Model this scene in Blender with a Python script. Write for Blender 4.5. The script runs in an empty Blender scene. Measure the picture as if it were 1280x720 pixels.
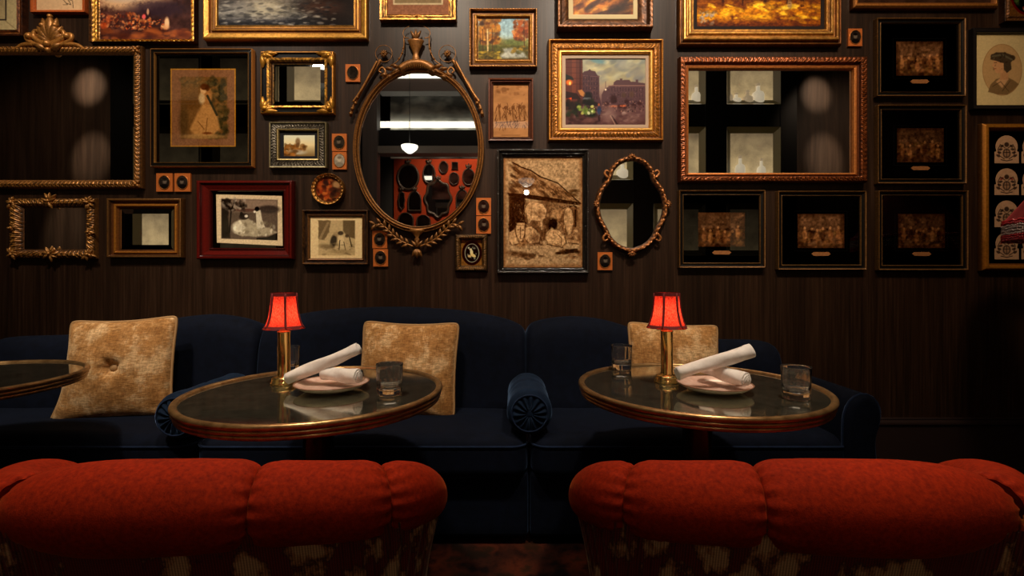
import bpy, math, random
import numpy as np
PI = math.pi
SC = bpy.context.scene
COL = SC.collection
F = 600.0; HZ = 347.0; CH = 1.10          # focal length and horizon (pixels of 1280x720), eye height
YW = 2.75                                  # the panelled picture wall
YF = 2.715                                 # plane of the frame fronts

def wx(px, y=YF): return (px - 640.0) / F * y
def wz(py, y=YF): return CH + (HZ - py) / F * y
def K(y=YF): return y / F

def lin1(c):
    c = c / 255.0
    return c / 12.92 if c <= 0.04045 else ((c + 0.055) / 1.055) ** 2.4
def lin(c, g=1.0): return tuple(min(1.0, lin1(v) * g) for v in c)
def lina(a):
    a = np.clip(a, 0, 1)
    return np.where(a <= 0.04045, a / 12.92, ((a + 0.055) / 1.055) ** 2.4)

# ---------------------------------------------------------------- objects
ORG = {}
def empty(name, label, cat, loc, group=None):
    o = bpy.data.objects.new(name, None); COL.objects.link(o)
    o.empty_display_size = 0.05
    o.location = loc; o['label'] = label; o['category'] = cat
    if group: o['group'] = group
    ORG[o] = np.array(loc, float)
    return o
def tag(o, label=None, cat=None, group=None, kind=None):
    if label: o['label'] = label
    if cat: o['category'] = cat
    if group: o['group'] = group
    if kind: o['kind'] = kind
    return o
def mk(name, verts, faces, mat, parent=None, loc=None, smooth=True, attrs=None, label=None):
    """mesh object from WORLD-space vertices"""
    v = np.asarray(verts, float).reshape(-1, 3)
    if parent is not None: org = ORG[parent]
    else: org = np.array(loc if loc is not None else v.mean(0), float)
    v = v - org
    me = bpy.data.meshes.new(name)
    if isinstance(faces, np.ndarray):
        nf, k = faces.shape
        me.vertices.add(len(v)); me.vertices.foreach_set('co', v.ravel())
        me.loops.add(nf * k); me.loops.foreach_set('vertex_index', faces.astype(np.int32).ravel())
        me.polygons.add(nf)
        me.polygons.foreach_set('loop_start', np.arange(0, nf * k, k, dtype=np.int32))
        me.update(calc_edges=True)
    else:
        me.from_pydata(v.tolist(), [], [tuple(int(i) for i in f) for f in faces])
    me.polygons.foreach_set('use_smooth', [bool(smooth)] * len(me.polygons))
    if attrs is not None:
        for nm, arr in attrs.items():
            a = me.color_attributes.new(name=nm, type='FLOAT_COLOR', domain='POINT')
            arr = np.asarray(arr, float).reshape(-1, arr.shape[-1])
            if arr.shape[1] == 3: arr = np.concatenate([arr, np.ones((len(arr), 1))], 1)
            a.data.foreach_set('color', arr.ravel())
    me.validate(); me.update()
    if isinstance(mat, (list, tuple)):
        for m in mat: me.materials.append(m)
    else: me.materials.append(mat)
    o = bpy.data.objects.new(name, me); COL.objects.link(o)
    if parent is not None: o.parent = parent
    else: o.location = org
    ORG[o] = org
    if label: o['label'] = label
    return o
def copy_tree(o, parent=None):
    c = o.copy(); COL.objects.link(c)
    if parent: c.parent = parent
    ORG[c] = ORG[o]
    for ch in list(o.children): copy_tree(ch, c)
    return c

class MB:
    def __init__(s): s.v = []; s.f = []; s.n = 0; s.c = []
    def add(s, v, f, c=None):
        v = np.asarray(v, float).reshape(-1, 3)
        s.v.append(v); s.f += [tuple(i + s.n for i in q) for q in (f.tolist() if isinstance(f, np.ndarray) else f)]; s.n += len(v)
        if c is not None: s.c.append(np.tile(np.asarray(c, float), (len(v), 1)) if np.ndim(c) == 1 else c)
        return s
    def build(s, name, mat, parent=None, loc=None, smooth=True, label=None):
        at = {'paint': np.concatenate(s.c)} if s.c else None
        return mk(name, np.concatenate(s.v), s.f, mat, parent, loc, smooth, at, label)

def gridf(ny, nx, wy=False, wx_=False, flip=False):
    i, j = np.meshgrid(np.arange(ny if wy else ny - 1), np.arange(nx if wx_ else nx - 1), indexing='ij')
    i2 = (i + 1) % ny; j2 = (j + 1) % nx
    q = np.stack([i * nx + j, i * nx + j2, i2 * nx + j2, i2 * nx + j], -1).reshape(-1, 4)
    return q[:, ::-1] if flip else q
def box(x0, x1, y0, y1, z0, z1):
    v = [(x, y, z) for z in (z0, z1) for y in (y0, y1) for x in (x0, x1)]
    f = [(0, 2, 3, 1), (4, 5, 7, 6), (0, 1, 5, 4), (2, 6, 7, 3), (0, 4, 6, 2), (1, 3, 7, 5)]
    return v, f
def tube(pts, rad, n=12, cap=True, squash=None):
    P = np.asarray(pts, float); m = len(P)
    R = np.full(m, rad) if np.isscalar(rad) else np.asarray(rad, float)
    T = np.gradient(P, axis=0); T /= np.linalg.norm(T, axis=1)[:, None] + 1e-12
    up = np.array([0, 1.0, 0]) if abs(T[0][1]) < .9 else np.array([0, 0, 1.0])
    N = np.zeros_like(P)
    a = up - T[0] * np.dot(up, T[0]); a /= np.linalg.norm(a)
    for i in range(m):
        a = a - T[i] * np.dot(a, T[i]); a /= np.linalg.norm(a) + 1e-12; N[i] = a
    B = np.cross(T, N)
    th = np.arange(n) * 2 * PI / n
    q = 1.0 if squash is None else squash
    V = P[:, None] + R[:, None, None] * (np.cos(th)[None, :, None] * N[:, None] * q + np.sin(th)[None, :, None] * B[:, None])
    v = V.reshape(-1, 3); f = gridf(m, n, False, True).tolist()
    if cap:
        f.append(tuple(range(n))[::-1]) ; f.append(tuple(range((m - 1) * n, m * n)))
    return v, f
def lathe(prof, c, n=48, closed=False, mod=None):
    """profile (r,z) around a vertical axis at c"""
    pr = np.asarray(prof, float); m = len(pr)
    th = np.arange(n) * 2 * PI / n
    r = pr[:, 0][:, None] * np.ones(n)[None]
    if mod is not None: r = mod(r, th[None], pr[:, 1][:, None])
    V = np.stack([c[0] + r * np.cos(th), c[1] + r * np.sin(th), c[2] + pr[:, 1][:, None] * np.ones(n)[None]], -1)
    f = gridf(m, n, closed, True)
    return V.reshape(-1, 3), f
def smoothpath(pts, n):
    """Catmull-Rom resample to n points"""
    P = np.asarray(pts, float)
    P2 = np.concatenate([[2 * P[0] - P[1]], P, [2 * P[-1] - P[-2]]])
    d = np.r_[0, np.cumsum(np.linalg.norm(np.diff(P[:, :3], axis=0), axis=1))]
    s = np.linspace(0, d[-1], n); out = []
    for t in s:
        i = min(np.searchsorted(d, t, 'right') - 1, len(P) - 2)
        u = (t - d[i]) / (d[i + 1] - d[i] + 1e-12)
        a, b, c, e = P2[i], P2[i + 1], P2[i + 2], P2[i + 3]
        out.append(.5 * ((2 * b) + (-a + c) * u + (2 * a - 5 * b + 4 * c - e) * u * u + (-a + 3 * b - 3 * c + e) * u ** 3))
    return np.array(out)
def closedpath(pts, n):
    P = np.asarray(pts, float); m = len(P)
    s = np.linspace(0, m, n, endpoint=False); out = []
    for t in s:
        i = int(t); u = t - i
        a, b, c, e = P[(i - 1) % m], P[i % m], P[(i + 1) % m], P[(i + 2) % m]
        out.append(.5 * ((2 * b) + (-a + c) * u + (2 * a - 5 * b + 4 * c - e) * u * u + (-a + 3 * b - 3 * c + e) * u ** 3))
    return np.array(out)
def loft(secs, close_sec=True, caps=True):
    S = np.asarray(secs, float); m, n = S.shape[:2]
    f = gridf(m, n, False, close_sec).tolist()
    if caps: f.append(tuple(range(n))[::-1]); f.append(tuple(range((m - 1) * n, m * n)))
    return S.reshape(-1, 3), f
def rbox(x0, x1, y0, y1, z0, z1, r, k=6, mid=6, fn=None):
    """rounded box, r = (rx,ry,rz) or scalar"""
    r = np.array([r] * 3 if np.isscalar(r) else r, float)
    c = np.array([(x0 + x1) / 2, (y0 + y1) / 2, (z0 + z1) / 2]); h = np.array([(x1 - x0) / 2, (y1 - y0) / 2, (z1 - z0) / 2])
    r = np.minimum(r, h * .999)
    ax = []
    for a in range(3):
        an = np.linspace(0, PI / 2, k)
        lo = -h[a] + r[a] * (1 - np.sin(an)) ; lo = lo[::-1]
        lo = -h[a] + r[a] * (1 - np.cos(an))
        ax.append(np.concatenate([lo, np.linspace(-h[a] + r[a], h[a] - r[a], mid + 2)[1:-1], -lo[::-1]]))
    V = []; Fc = []; n = 0
    for a in range(3):
        b, d = (a + 1) % 3, (a + 2) % 3
        for s in (-1, 1):
            U, W = np.meshgrid(ax[b], ax[d], indexing='ij')
            p = np.zeros(U.shape + (3,)); p[..., a] = s * h[a]; p[..., b] = U; p[..., d] = W
            V.append(p.reshape(-1, 3)); q = gridf(U.shape[0], U.shape[1], flip=(s < 0)) + n
            q = q[:, ::-1]
            Fc.append(q); n += U.size
    V = np.concatenate(V); Fc = np.concatenate(Fc)
    inner = np.clip(V, -(h - r), h - r); d = (V - inner) / r
    L = np.linalg.norm(d, axis=1)[:, None]; d = d / np.maximum(L, 1e-9)
    V = inner + d * r + c
    key = np.round(V, 5); _, idx, inv = np.unique(key, axis=0, return_index=True, return_inverse=True)
    inv = np.asarray(inv).ravel(); V = V[idx]; Fc = inv[Fc]
    ok = [len(set(q)) >= 3 for q in Fc.tolist()]
    fl = []
    for q, g in zip(Fc.tolist(), ok):
        if g:
            o = []
            for i in q:
                if i not in o: o.append(i)
            fl.append(tuple(o[::-1]))
    if fn is not None: V = fn(V)
    return V, fl

# ---------------------------------------------------------------- value noise
def vnoise(x, y, seed=0, oct=3):
    x = np.asarray(x, float); y = np.asarray(y, float); out = 0; amp = 1; tot = 0
    for o in range(oct):
        xi = np.floor(x).astype(np.int64); yi = np.floor(y).astype(np.int64); fx = x - xi; fy = y - yi
        fx = fx * fx * (3 - 2 * fx); fy = fy * fy * (3 - 2 * fy)
        def h(a, b):
            n = (a * 374761393 + b * 668265263 + (seed + o * 17) * 974634777) & 0xffffffff
            n = ((n ^ (n >> 13)) * 1274126177) & 0xffffffff
            return ((n ^ (n >> 16)) & 0xffff) / 65535.0
        v = (h(xi, yi) * (1 - fx) + h(xi + 1, yi) * fx) * (1 - fy) + (h(xi, yi + 1) * (1 - fx) + h(xi + 1, yi + 1) * fx) * fy
        out = out + v * amp; tot += amp; amp *= .5; x = x * 2.03; y = y * 2.03
    return out / tot

# ---------------------------------------------------------------- materials
def newmat(name):
    m = bpy.data.materials.new(name); m.use_nodes = True
    nt = m.node_tree; b = nt.nodes['Principled BSDF']
    return m, nt, b
def setp(b, **k):
    nm = dict(color='Base Color', rough='Roughness', metal='Metallic', spec='Specular IOR Level', coat='Coat Weight', coatr='Coat Roughness',
              sheen='Sheen Weight', sheenr='Sheen Roughness', sheent='Sheen Tint', ior='IOR', trans='Transmission Weight', em='Emission Color', ems='Emission Strength')
    for a, v in k.items():
        if a in ('color', 'sheent', 'em'): v = tuple(v)[:3] + (1,)
        b.inputs[nm[a]].default_value = v
def N(nt, t, **k):
    n = nt.nodes.new(t)
    for a, v in k.items():
        if a in n.inputs: n.inputs[a].default_value = v
        else: setattr(n, a, v)
    return n
def objco(nt, scale=(1, 1, 1), world=True):
    if world: g = nt.nodes.new('ShaderNodeNewGeometry'); src = g.outputs['Position']
    else: g = nt.nodes.new('ShaderNodeTexCoord'); src = g.outputs['Object']
    m = nt.nodes.new('ShaderNodeMapping'); m.inputs['Scale'].default_value = scale
    nt.links.new(src, m.inputs['Vector']); return m.outputs['Vector']
def ramp(nt, fac, stops):
    r = nt.nodes.new('ShaderNodeValToRGB'); e = r.color_ramp.elements
    while len(e) < len(stops): e.new(.5)
    for i, (p, c) in enumerate(stops): e[i].position = p; e[i].color = tuple(c)[:3] + (1,)
    nt.links.new(fac, r.inputs['Fac']); return r.outputs['Color']
def noise(nt, vec, scale, detail=4, rough=.55):
    n = N(nt, 'ShaderNodeTexNoise'); n.inputs['Scale'].default_value = scale; n.inputs['Detail'].default_value = detail; n.inputs['Roughness'].default_value = rough
    nt.links.new(vec, n.inputs['Vector']); return n.outputs['Fac']
def bump(nt, b, h, strength=.3, dist=.01):
    n = N(nt, 'ShaderNodeBump'); n.inputs['Strength'].default_value = strength; n.inputs['Distance'].default_value = dist
    nt.links.new(h, n.inputs['Height']); nt.links.new(n.outputs['Normal'], b.inputs['Normal'])
def mixc(nt, fac, a, b, mode='MIX'):
    m = nt.nodes.new('ShaderNodeMix'); m.data_type = 'RGBA'; m.blend_type = mode
    for s, v in ((0, fac), (6, a), (7, b)):
        if hasattr(v, 'is_linked') or hasattr(v, 'links'): nt.links.new(v, m.inputs[s])
        elif s == 0: m.inputs[0].default_value = v
        else: m.inputs[s].default_value = tuple(v)[:3] + (1,)
    return m.outputs[2]
def simple(name, color, **k):
    m, nt, b = newmat(name); setp(b, color=color, **k); return m

M = {}
# dark wood panelling with a vertical grain
def woodmat(name, dark, mid, light, rough=.42, sx=95, sz=2.2):
    m, nt, b = newmat(name)
    v = objco(nt, (sx, sx, sz)); n1 = noise(nt, v, 1.0, 6, .6)
    v2 = objco(nt, (9, 9, .5)); n2 = noise(nt, v2, 1.0, 5, .6)
    w = N(nt, 'ShaderNodeTexWave'); w.wave_type = 'BANDS'; w.bands_direction = 'X'
    w.inputs['Scale'].default_value = 5; w.inputs['Distortion'].default_value = 9; w.inputs['Detail'].default_value = 3; w.inputs['Detail Scale'].default_value = 1.2
    v3 = objco(nt, (1.0, 1, .22)); nt.links.new(v3, w.inputs['Vector'])
    c1 = ramp(nt, n1, [(.25, dark), (.55, mid), (.8, light)])
    c2 = ramp(nt, n2, [(.3, (.55, .53, .52)), (.7, (1.15, 1.1, 1.08))])
    c3 = ramp(nt, w.outputs['Fac'], [(.0, (.62, .6, .6)), (.5, (1, 1, 1))])
    c = mixc(nt, 1.0, c1, c2, 'MULTIPLY'); c = mixc(nt, .4, c, c3, 'MULTIPLY')
    nt.links.new(c, b.inputs['Base Color']); setp(b, rough=rough, spec=.28)
    bump(nt, b, n1, .12, .002)
    return m
M['wall'] = woodmat('dark wood panelling', (.012, .0050, .0022), (.030, .0142, .0070), (.058, .030, .0175), .38)
M['wood_back'] = woodmat('back panelling', (.04, .022, .013), (.07, .042, .026), (.11, .07, .045), .5, 12, .6)
M['base'] = simple('dark baseboard', (.022, .013, .012), rough=.28)
M['black'] = simple('black lacquer', (.004, .004, .004), rough=.28, spec=.5)
M['plaster'] = simple('dark plaster', (.02, .017, .015), rough=.8)

# carved gilt: colour, with relief shading in it, comes with the carving, noise adds wear
def giltmat(name, metal=.75, rough=.34, wear=.5, sp=.5):
    m, nt, b = newmat(name)
    a = N(nt, 'ShaderNodeVertexColor'); a.layer_name = 'paint'
    n = noise(nt, objco(nt), 90, 4, .65)
    c = ramp(nt, n, [(.3, (1 - wear, 1 - wear * 1.1, 1 - wear * 1.25)), (.6, (1.1, 1.08, 1.0))])
    nt.links.new(mixc(nt, 1.0, a.outputs['Color'], c, 'MULTIPLY'), b.inputs['Base Color'])
    setp(b, metal=metal, rough=rough, spec=sp); bump(nt, b, n, .35, .002)
    return m
M['gilt'] = giltmat('gilded carving', .6, .36, .35)
M['gilt_old'] = giltmat('old bronze gilding', .45, .42, .5)
M['frame_wood'] = giltmat('lacquered frame', .0, .3, .3, .3)
M['frame_gloss'] = giltmat('polished frame', .0, .16, .15, .4)
def mirrormat(name, tint=(.86, .86, .84), rough=.012, dirt=0.0):
    m, nt, b = newmat(name); setp(b, metal=1.0, rough=rough, color=tint)
    if dirt:
        n = noise(nt, objco(nt), 26, 8, .8)
        nt.links.new(ramp(nt, n, [(.35, tuple(t * (1 - dirt) for t in tint)), (.62, tint)]), b.inputs['Base Color'])
        n2 = noise(nt, objco(nt), 5, 6, .6)
        r = N(nt, 'ShaderNodeMapRange'); r.inputs['To Min'].default_value = rough; r.inputs['To Max'].default_value = rough + dirt * .18
        nt.links.new(n2, r.inputs['Value']); nt.links.new(r.outputs['Result'], b.inputs['Roughness'])
    return m
M['mirror'] = mirrormat('mirror glass')
def paintmat(name, rough=.4, coat=0.0, coatr=.02, bmp=.2, spec=.4):
    m, nt, b = newmat(name)
    a = N(nt, 'ShaderNodeVertexColor'); a.layer_name = 'paint'
    nt.links.new(a.outputs['Color'], b.inputs['Base Color'])
    setp(b, rough=rough, coat=coat, coatr=coatr, spec=spec)
    if bmp: bump(nt, b, noise(nt, objco(nt), 260, 3, .6), bmp, .001)
    return m
M['copper'] = simple('copper mat', lin((206, 112, 50)), metal=.35, rough=.35)
M['oil'] = paintmat('oil on canvas', .45, 0, .02, .35, .12)
M['print'] = paintmat('print under glass', .95, 1.0, .01, 0, 0.0)
M['paper'] = paintmat('paper', .7, 0, .02, 0, .2)
def velvet(name, dark, light, sheen, sheenr=.35, rough=.85, sc=30, sw=1.0):
    m, nt, b = newmat(name)
    n = noise(nt, objco(nt), sc, 6, .65); n2 = noise(nt, objco(nt), 5, 3, .5)
    c = mixc(nt, 1.0, ramp(nt, n, [(.3, dark), (.7, light)]), ramp(nt, n2, [(.3, (.86, .86, .86)), (.7, (1.1, 1.1, 1.1))]), 'MULTIPLY')
    nt.links.new(c, b.inputs['Base Color']); setp(b, rough=rough, sheen=sw, sheenr=sheenr, sheent=sheen, spec=.12)
    n3 = noise(nt, objco(nt), 350, 2, .5); bump(nt, b, n3, .25, .002)
    return m
M['navy'] = velvet('navy velvet', (.0010, .0022, .0064), (.0024, .0048, .0140), (.10, .165, .31), .3, sw=.4)
M['red_velvet'] = velvet('rust red velvet', (.16, .0075, .001), (.34, .020, .0015), (1, .25, .04), .3, sw=.18, sc=110)
# ---------------------------------------------------------------- painted surfaces (vertex colours on a fine grid)
class Cv:
    def __init__(s, x0, y0, x1, y1, ss=2.0, base=(120, 100, 80)):
        s.b = (x0, y0, x1, y1); s.nx = max(4, int((x1 - x0) * ss) + 1); s.ny = max(4, int((y1 - y0) * ss) + 1)
        s.X, s.Y = np.meshgrid(np.linspace(x0, x1, s.nx), np.linspace(y0, y1, s.ny))
        s.C = np.ones(s.X.shape + (3,)) * np.array(base) / 255.0
    def mix(s, a, col):
        s.C += np.clip(a, 0, 1)[..., None] * (np.array(col) / 255.0 - s.C); return s
    def vgrad(s, stops):
        y = s.Y[:, 0]; ys = [p for p, _ in stops]; cs = np.array([c for _, c in stops]) / 255.0
        for k in range(3): s.C[..., k] = np.interp(y, ys, cs[:, k])[:, None]
        return s
    def ell(s, cx, cy, rx, ry, col, a=1.0, soft=.25, rot=0, wob=0, seed=1):
        c, n = math.cos(rot), math.sin(rot); dx = s.X - cx; dy = s.Y - cy
        u = (dx * c + dy * n) / rx; v = (-dx * n + dy * c) / ry; d = np.sqrt(u * u + v * v)
        if wob: d = d + (vnoise(s.X * .35, s.Y * .35, seed) - .5) * wob
        return s.mix(a * np.clip((1 + soft / 2 - d) / max(soft, .01), 0, 1), col)
    def poly(s, pts, col, a=1.0, soft=.6, wob=0, seed=1):
        X, Y = s.X, s.Y
        if wob: X = X + (vnoise(s.X * .4, s.Y * .4, seed) - .5) * wob; Y = Y + (vnoise(s.X * .4, s.Y * .4, seed + 9) - .5) * wob
        ins = np.zeros(X.shape, bool); dmin = np.full(X.shape, 1e9); n = len(pts)
        for i in range(n):
            (ax, ay), (bx, by) = pts[i], pts[(i + 1) % n]
            if ay != by:
                cnd = ((ay > Y) != (by > Y)) & (X < (bx - ax) * (Y - ay) / (by - ay) + ax); ins ^= cnd
            L = (bx - ax) ** 2 + (by - ay) ** 2 + 1e-9; t = np.clip(((X - ax) * (bx - ax) + (Y - ay) * (by - ay)) / L, 0, 1)
            dmin = np.minimum(dmin, np.hypot(X - ax - t * (bx - ax), Y - ay - t * (by - ay)))
        sd = np.where(ins, dmin, -dmin)
        return s.mix(a * np.clip(sd / soft + .5, 0, 1), col)
    def line(s, pts, w, col, a=1.0):
        dm = np.full(s.X.shape, 1e9)
        for (ax, ay), (bx, by) in zip(pts[:-1], pts[1:]):
            L = (bx - ax) ** 2 + (by - ay) ** 2 + 1e-9; t = np.clip(((s.X - ax) * (bx - ax) + (s.Y - ay) * (by - ay)) / L, 0, 1)
            dm = np.minimum(dm, np.hypot(s.X - ax - t * (bx - ax), s.Y - ay - t * (by - ay)))
        return s.mix(a * np.clip((w / 2 - dm) / .5 + .5, 0, 1), col)
    def dabs(s, n, reg, size, cols, a=.7, seed=0, asp=1.6, rot=None, mask=None):
        rg = random.Random(seed); x0, y0, x1, y1 = reg
        for _ in range(n):
            cx, cy = rg.uniform(x0, x1), rg.uniform(y0, y1)
            if mask and not mask(cx, cy): continue
            r = size * rg.uniform(.5, 1.4); c = rg.choice(cols); j = rg.uniform(.85, 1.15)
            s.ell(cx, cy, r * asp, r, tuple(min(255, v * j) for v in c), a * rg.uniform(.6, 1), .6, rg.uniform(0, PI) if rot is None else rot + rg.uniform(-.25, .25))
        return s
    def tex(s, amp, sx=.5, sy=.5, seed=3, oct=4):
        n = vnoise(s.X * sx + 50, s.Y * sy + 50, seed, oct) - .5
        s.C *= (1 + n * 2 * amp)[..., None]; return s
    def vign(s, col, a=.5, w=8):
        x0, y0, x1, y1 = s.b
        d = np.minimum(np.minimum(s.X - x0, x1 - s.X), np.minimum(s.Y - y0, y1 - s.Y)) + (vnoise(s.X * .2, s.Y * .2, 8) - .5) * w * .6
        return s.mix(a * np.clip(1 - d / w, 0, 1), col)
    def build(s, name, mat, parent, depth=.01, gain=1.0, mask=None, label=None, con=.18):
        P = np.stack([wx(s.X), np.full(s.X.shape, YW - depth), wz(s.Y)], -1)
        f = gridf(s.ny, s.nx)
        f = f[:, ::-1]
        v = P.reshape(-1, 3); L = s.C.mean(-1, keepdims=True); S_ = np.clip(L + (s.C - L) * 1.0, 0, 1); C = np.clip(lina(np.clip(S_ + (S_ - .42) * con, 0, 1)) * gain, 0, .95).reshape(-1, 3)
        if mask is not None:
            k = mask(s.X, s.Y).ravel(); f = f[k[f].all(1)]
            used = np.unique(f); mp = -np.ones(len(v), int); mp[used] = np.arange(len(used)); v = v[used]; C = C[used]; f = mp[f]
        return mk(name, v, f, mat, parent, attrs={'paint': C}, smooth=False, label=label)

# ---------------------------------------------------------------- frames
def ramp_np(t, stops):
    ts = [a for a, _ in stops]; cs = np.array([lin(c) if max(c) > 1.001 else c for _, c in stops])
    return np.stack([np.interp(t, ts, cs[:, k]) for k in range(3)], -1)
def band(t, a, b, e=.04): return np.clip((t - a) / e, 0, 1) * np.clip((b - t) / e, 0, 1)
def c_leaf(p, amp, a=0., b=1., seed=0):
    def f(s, t):
        tt = (t - a) / (b - a)
        h = np.abs(np.sin(PI * s / p + 2.2 * np.sin(PI * tt))) * .5 + .5 * np.abs(np.cos(PI * s / p * 2 - 5 * tt))
        h = h * (.55 + .9 * vnoise(s / p * 2.3, tt * 3, seed, 2))
        return amp * (h - .35) * band(t, a, b, .08)
    return f
def c_bead(p, amp, a, b):
    def f(s, t):
        tt = (t - (a + b) / 2) / ((b - a) / 2); u = np.abs(((s / p) % 1.0) - .5) * 2
        return amp * np.sqrt(np.clip(1 - u * u * .9 - tt * tt, 0, 1)) * band(t, a, b, .02)
    return f
def c_rope(p, amp, a, b):
    def f(s, t):
        tt = (t - a) / (b - a)
        return amp * (.5 + .5 * np.sin(2 * PI * (s / p + tt * .6))) * band(t, a, b, .04)
    return f
def c_rough(sc, amp, a=0., b=1., seed=5):
    def f(s, t): return amp * (vnoise(s * sc, t * 6, seed, 3) - .4) * band(t, a, b, .05)
    return f
def sweep_frame(name, outer, normal, scorn, w, prof, cols, mat, parent, carve=(), depth0=0.0, nt_=22, cav=.55, closed=True, label=None, slen=None):
    """outer: Nx2 world (X,Z) outer outline, normal: Nx2 inset direction (length 1 = unit inset incl. mitre), w: width"""
    n = len(outer)
    t = np.linspace(0, 1, nt_)
    pt = [p[0] for p in prof]; ph = [p[1] for p in prof]
    dens = np.unique(np.concatenate([t, np.array(pt)])); t = dens; m = len(t)
    base = np.interp(t, pt, ph)
    S = np.asarray(slen)[:, None] * np.ones(m)[None]; T = np.ones(n)[:, None] * t[None]
    rel = np.zeros((n, m))
    for c in carve: rel = rel + c(S, T)
    H = base[None] + rel
    H[:, 0] = 0
    XZ = outer[:, None, :] + normal[:, None, :] * (w * t)[None, :, None]
    P = np.stack([XZ[..., 0], YW - depth0 - H, XZ[..., 1]], -1)
    C = ramp_np(T, cols)
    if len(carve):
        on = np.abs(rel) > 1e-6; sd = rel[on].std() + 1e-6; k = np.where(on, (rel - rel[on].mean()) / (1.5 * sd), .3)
        C = C * np.clip(1 - cav + cav * (0.75 + 1.15 * np.clip(k, -1, 1.2)), .07, 1.7)[..., None]  # relief shade put into the colour: hollows darker, raised carving lighter
    f = gridf(n, m, True, False)
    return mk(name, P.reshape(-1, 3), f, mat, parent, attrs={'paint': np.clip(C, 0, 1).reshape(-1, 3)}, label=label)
def rect_frame(name, o, i, prof, cols, mat, parent, carve=(), depth0=0.0, step=.004, label=None, nt_=22, cav=.55, hole=None):
    """o,i = outer and inner rectangles in pixels at the frame plane (x0,y0,x1,y1)"""
    ox0, oz1, ox1, oz0 = wx(o[0]), wz(o[1]), wx(o[2]), wz(o[3]); ix0, iz1, ix1, iz0 = wx(i[0]), wz(i[1]), wx(i[2]), wz(i[3])
    pts = []; nor = []; sl = []
    cor = [((ox0, oz0), (ix0, iz0)), ((ox1, oz0), (ix1, iz0)), ((ox1, oz1), (ix1, iz1)), ((ox0, oz1), (ix0, iz1))]
    for k in range(4):
        (a, ai), (b, bi) = cor[k], cor[(k + 1) % 4]
        a, ai, b, bi = map(np.array, (a, ai, b, bi)); L = np.linalg.norm(b - a); n = max(3, int(L / step) + 1)
        for u in np.linspace(0, 1, n, endpoint=False):
            p = a + (b - a) * u; q = ai + (bi - ai) * u
            pts.append(p); nor.append(q - p); sl.append((u - .5) * L)
    return sweep_frame(name, np.array(pts), np.array(nor), None, 1.0, prof, cols, mat, parent, carve, depth0, nt_, cav, True, label, sl)
def path_frame(name, outline, w, prof, cols, mat, parent, carve=(), nt_=16, cav=.55, depth0=0, label=None):
    P = np.asarray(outline, float)                  # Nx2 world X,Z, counter-clockwise
    T = np.roll(P, -1, 0) - np.roll(P, 1, 0); T /= np.linalg.norm(T, axis=1)[:, None]
    Nn = np.stack([-T[:, 1], T[:, 0]], -1)
    s = np.r_[0, np.cumsum(np.linalg.norm(np.diff(P, axis=0), axis=1))]
    return sweep_frame(name, P, Nn, None, w, prof, cols, mat, parent, carve, depth0, nt_, cav, True, label, s)
def rect_pane(name, r, mat, parent, depth, bevel=0.0, label=None, tilt=0.0):
    x0, z1, x1, z0 = wx(r[0]), wz(r[1]), wx(r[2]), wz(r[3])
    if not bevel:
        y = YW - depth
        return mk(name, [(x0, y, z0), (x1, y, z0), (x1, y, z1), (x0, y, z1)], [(0, 1, 2, 3)], mat, parent, smooth=False, label=label)
    b = bevel; y0 = YW - depth; y1 = y0 - b * .16
    v = [(x0, y0, z0), (x1, y0, z0), (x1, y0, z1), (x0, y0, z1), (x0 + b, y1, z0 + b), (x1 - b, y1, z0 + b), (x1 - b, y1, z1 - b), (x0 + b, y1, z1 - b)]
    f = [(4, 5, 6, 7), (0, 1, 5, 4), (1, 2, 6, 5), (2, 3, 7, 6), (3, 0, 4, 7)]
    return mk(name, v, f, mat, parent, smooth=False, label=label)
def flat_ring(name, o, i, col, mat, parent, depth, lip=.002, label=None):
    return rect_frame(name, o, i, [(0, 0), (.02, lip), (.98, lip), (1, 0)], [(0, col), (1, col)], mat, parent, (), depth, .02, label, 6)
def at_wall(x0, y0, x1, y1, label, cat='picture', name='framed_picture', group=None):
    return empty(name, label, cat, (wx((x0 + x1) / 2), YW - .002, wz((y0 + y1) / 2)), group)

# small sculpted bits collected into an MB
def petal(mb, c, ang, L, W, col, y, th=.012, curl=.0):
    n, m = 9, 8
    u = np.linspace(0, 1, n); wd = W * np.sin(PI * u ** .8) ** .8 * .5 + 1e-4
    a = np.arange(m) * 2 * PI / m
    d = np.array([math.cos(ang), math.sin(ang)]); p = np.array([-d[1], d[0]])
    off = curl * u * u
    cx = c[0] + d[0] * L * u + p[0] * off; cz = c[1] + d[1] * L * u + p[1] * off
    hx = wd[:, None] * np.cos(a)[None]; hy = (th * (.3 + np.sin(PI * u)))[:, None] * np.sin(a)[None]
    V = np.stack([cx[:, None] + p[0] * hx, y - hy, cz[:, None] + p[1] * hx], -1)
    f = gridf(n, m, False, True).tolist(); f.append(tuple(range(m))); f.append(tuple(range((n - 1) * m, n * m)))
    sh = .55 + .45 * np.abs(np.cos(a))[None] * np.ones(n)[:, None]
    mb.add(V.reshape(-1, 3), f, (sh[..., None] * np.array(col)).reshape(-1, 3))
def scroll(mb, pts, r0, r1, col, y, n=30, sq=1.0):
    P = smoothpath([(a, y, b) for a, b in pts], n)
    v, f = tube(P, np.linspace(r0, r1, n), 8, True)
    mb.add(v, f, col)
def ball(mb, c, r, col, sq=1.0, n=10):
    m = 7; u = np.linspace(0, PI, m); a = np.arange(n) * 2 * PI / n
    V = np.stack([c[0] + r * np.sin(u)[:, None] * np.cos(a), c[1] - r * sq * np.cos(u)[:, None] * np.ones(n), c[2] + r * np.sin(u)[:, None] * np.sin(a)], -1)
    mb.add(V.reshape(-1, 3), gridf(m, n, False, True), col)
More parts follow.
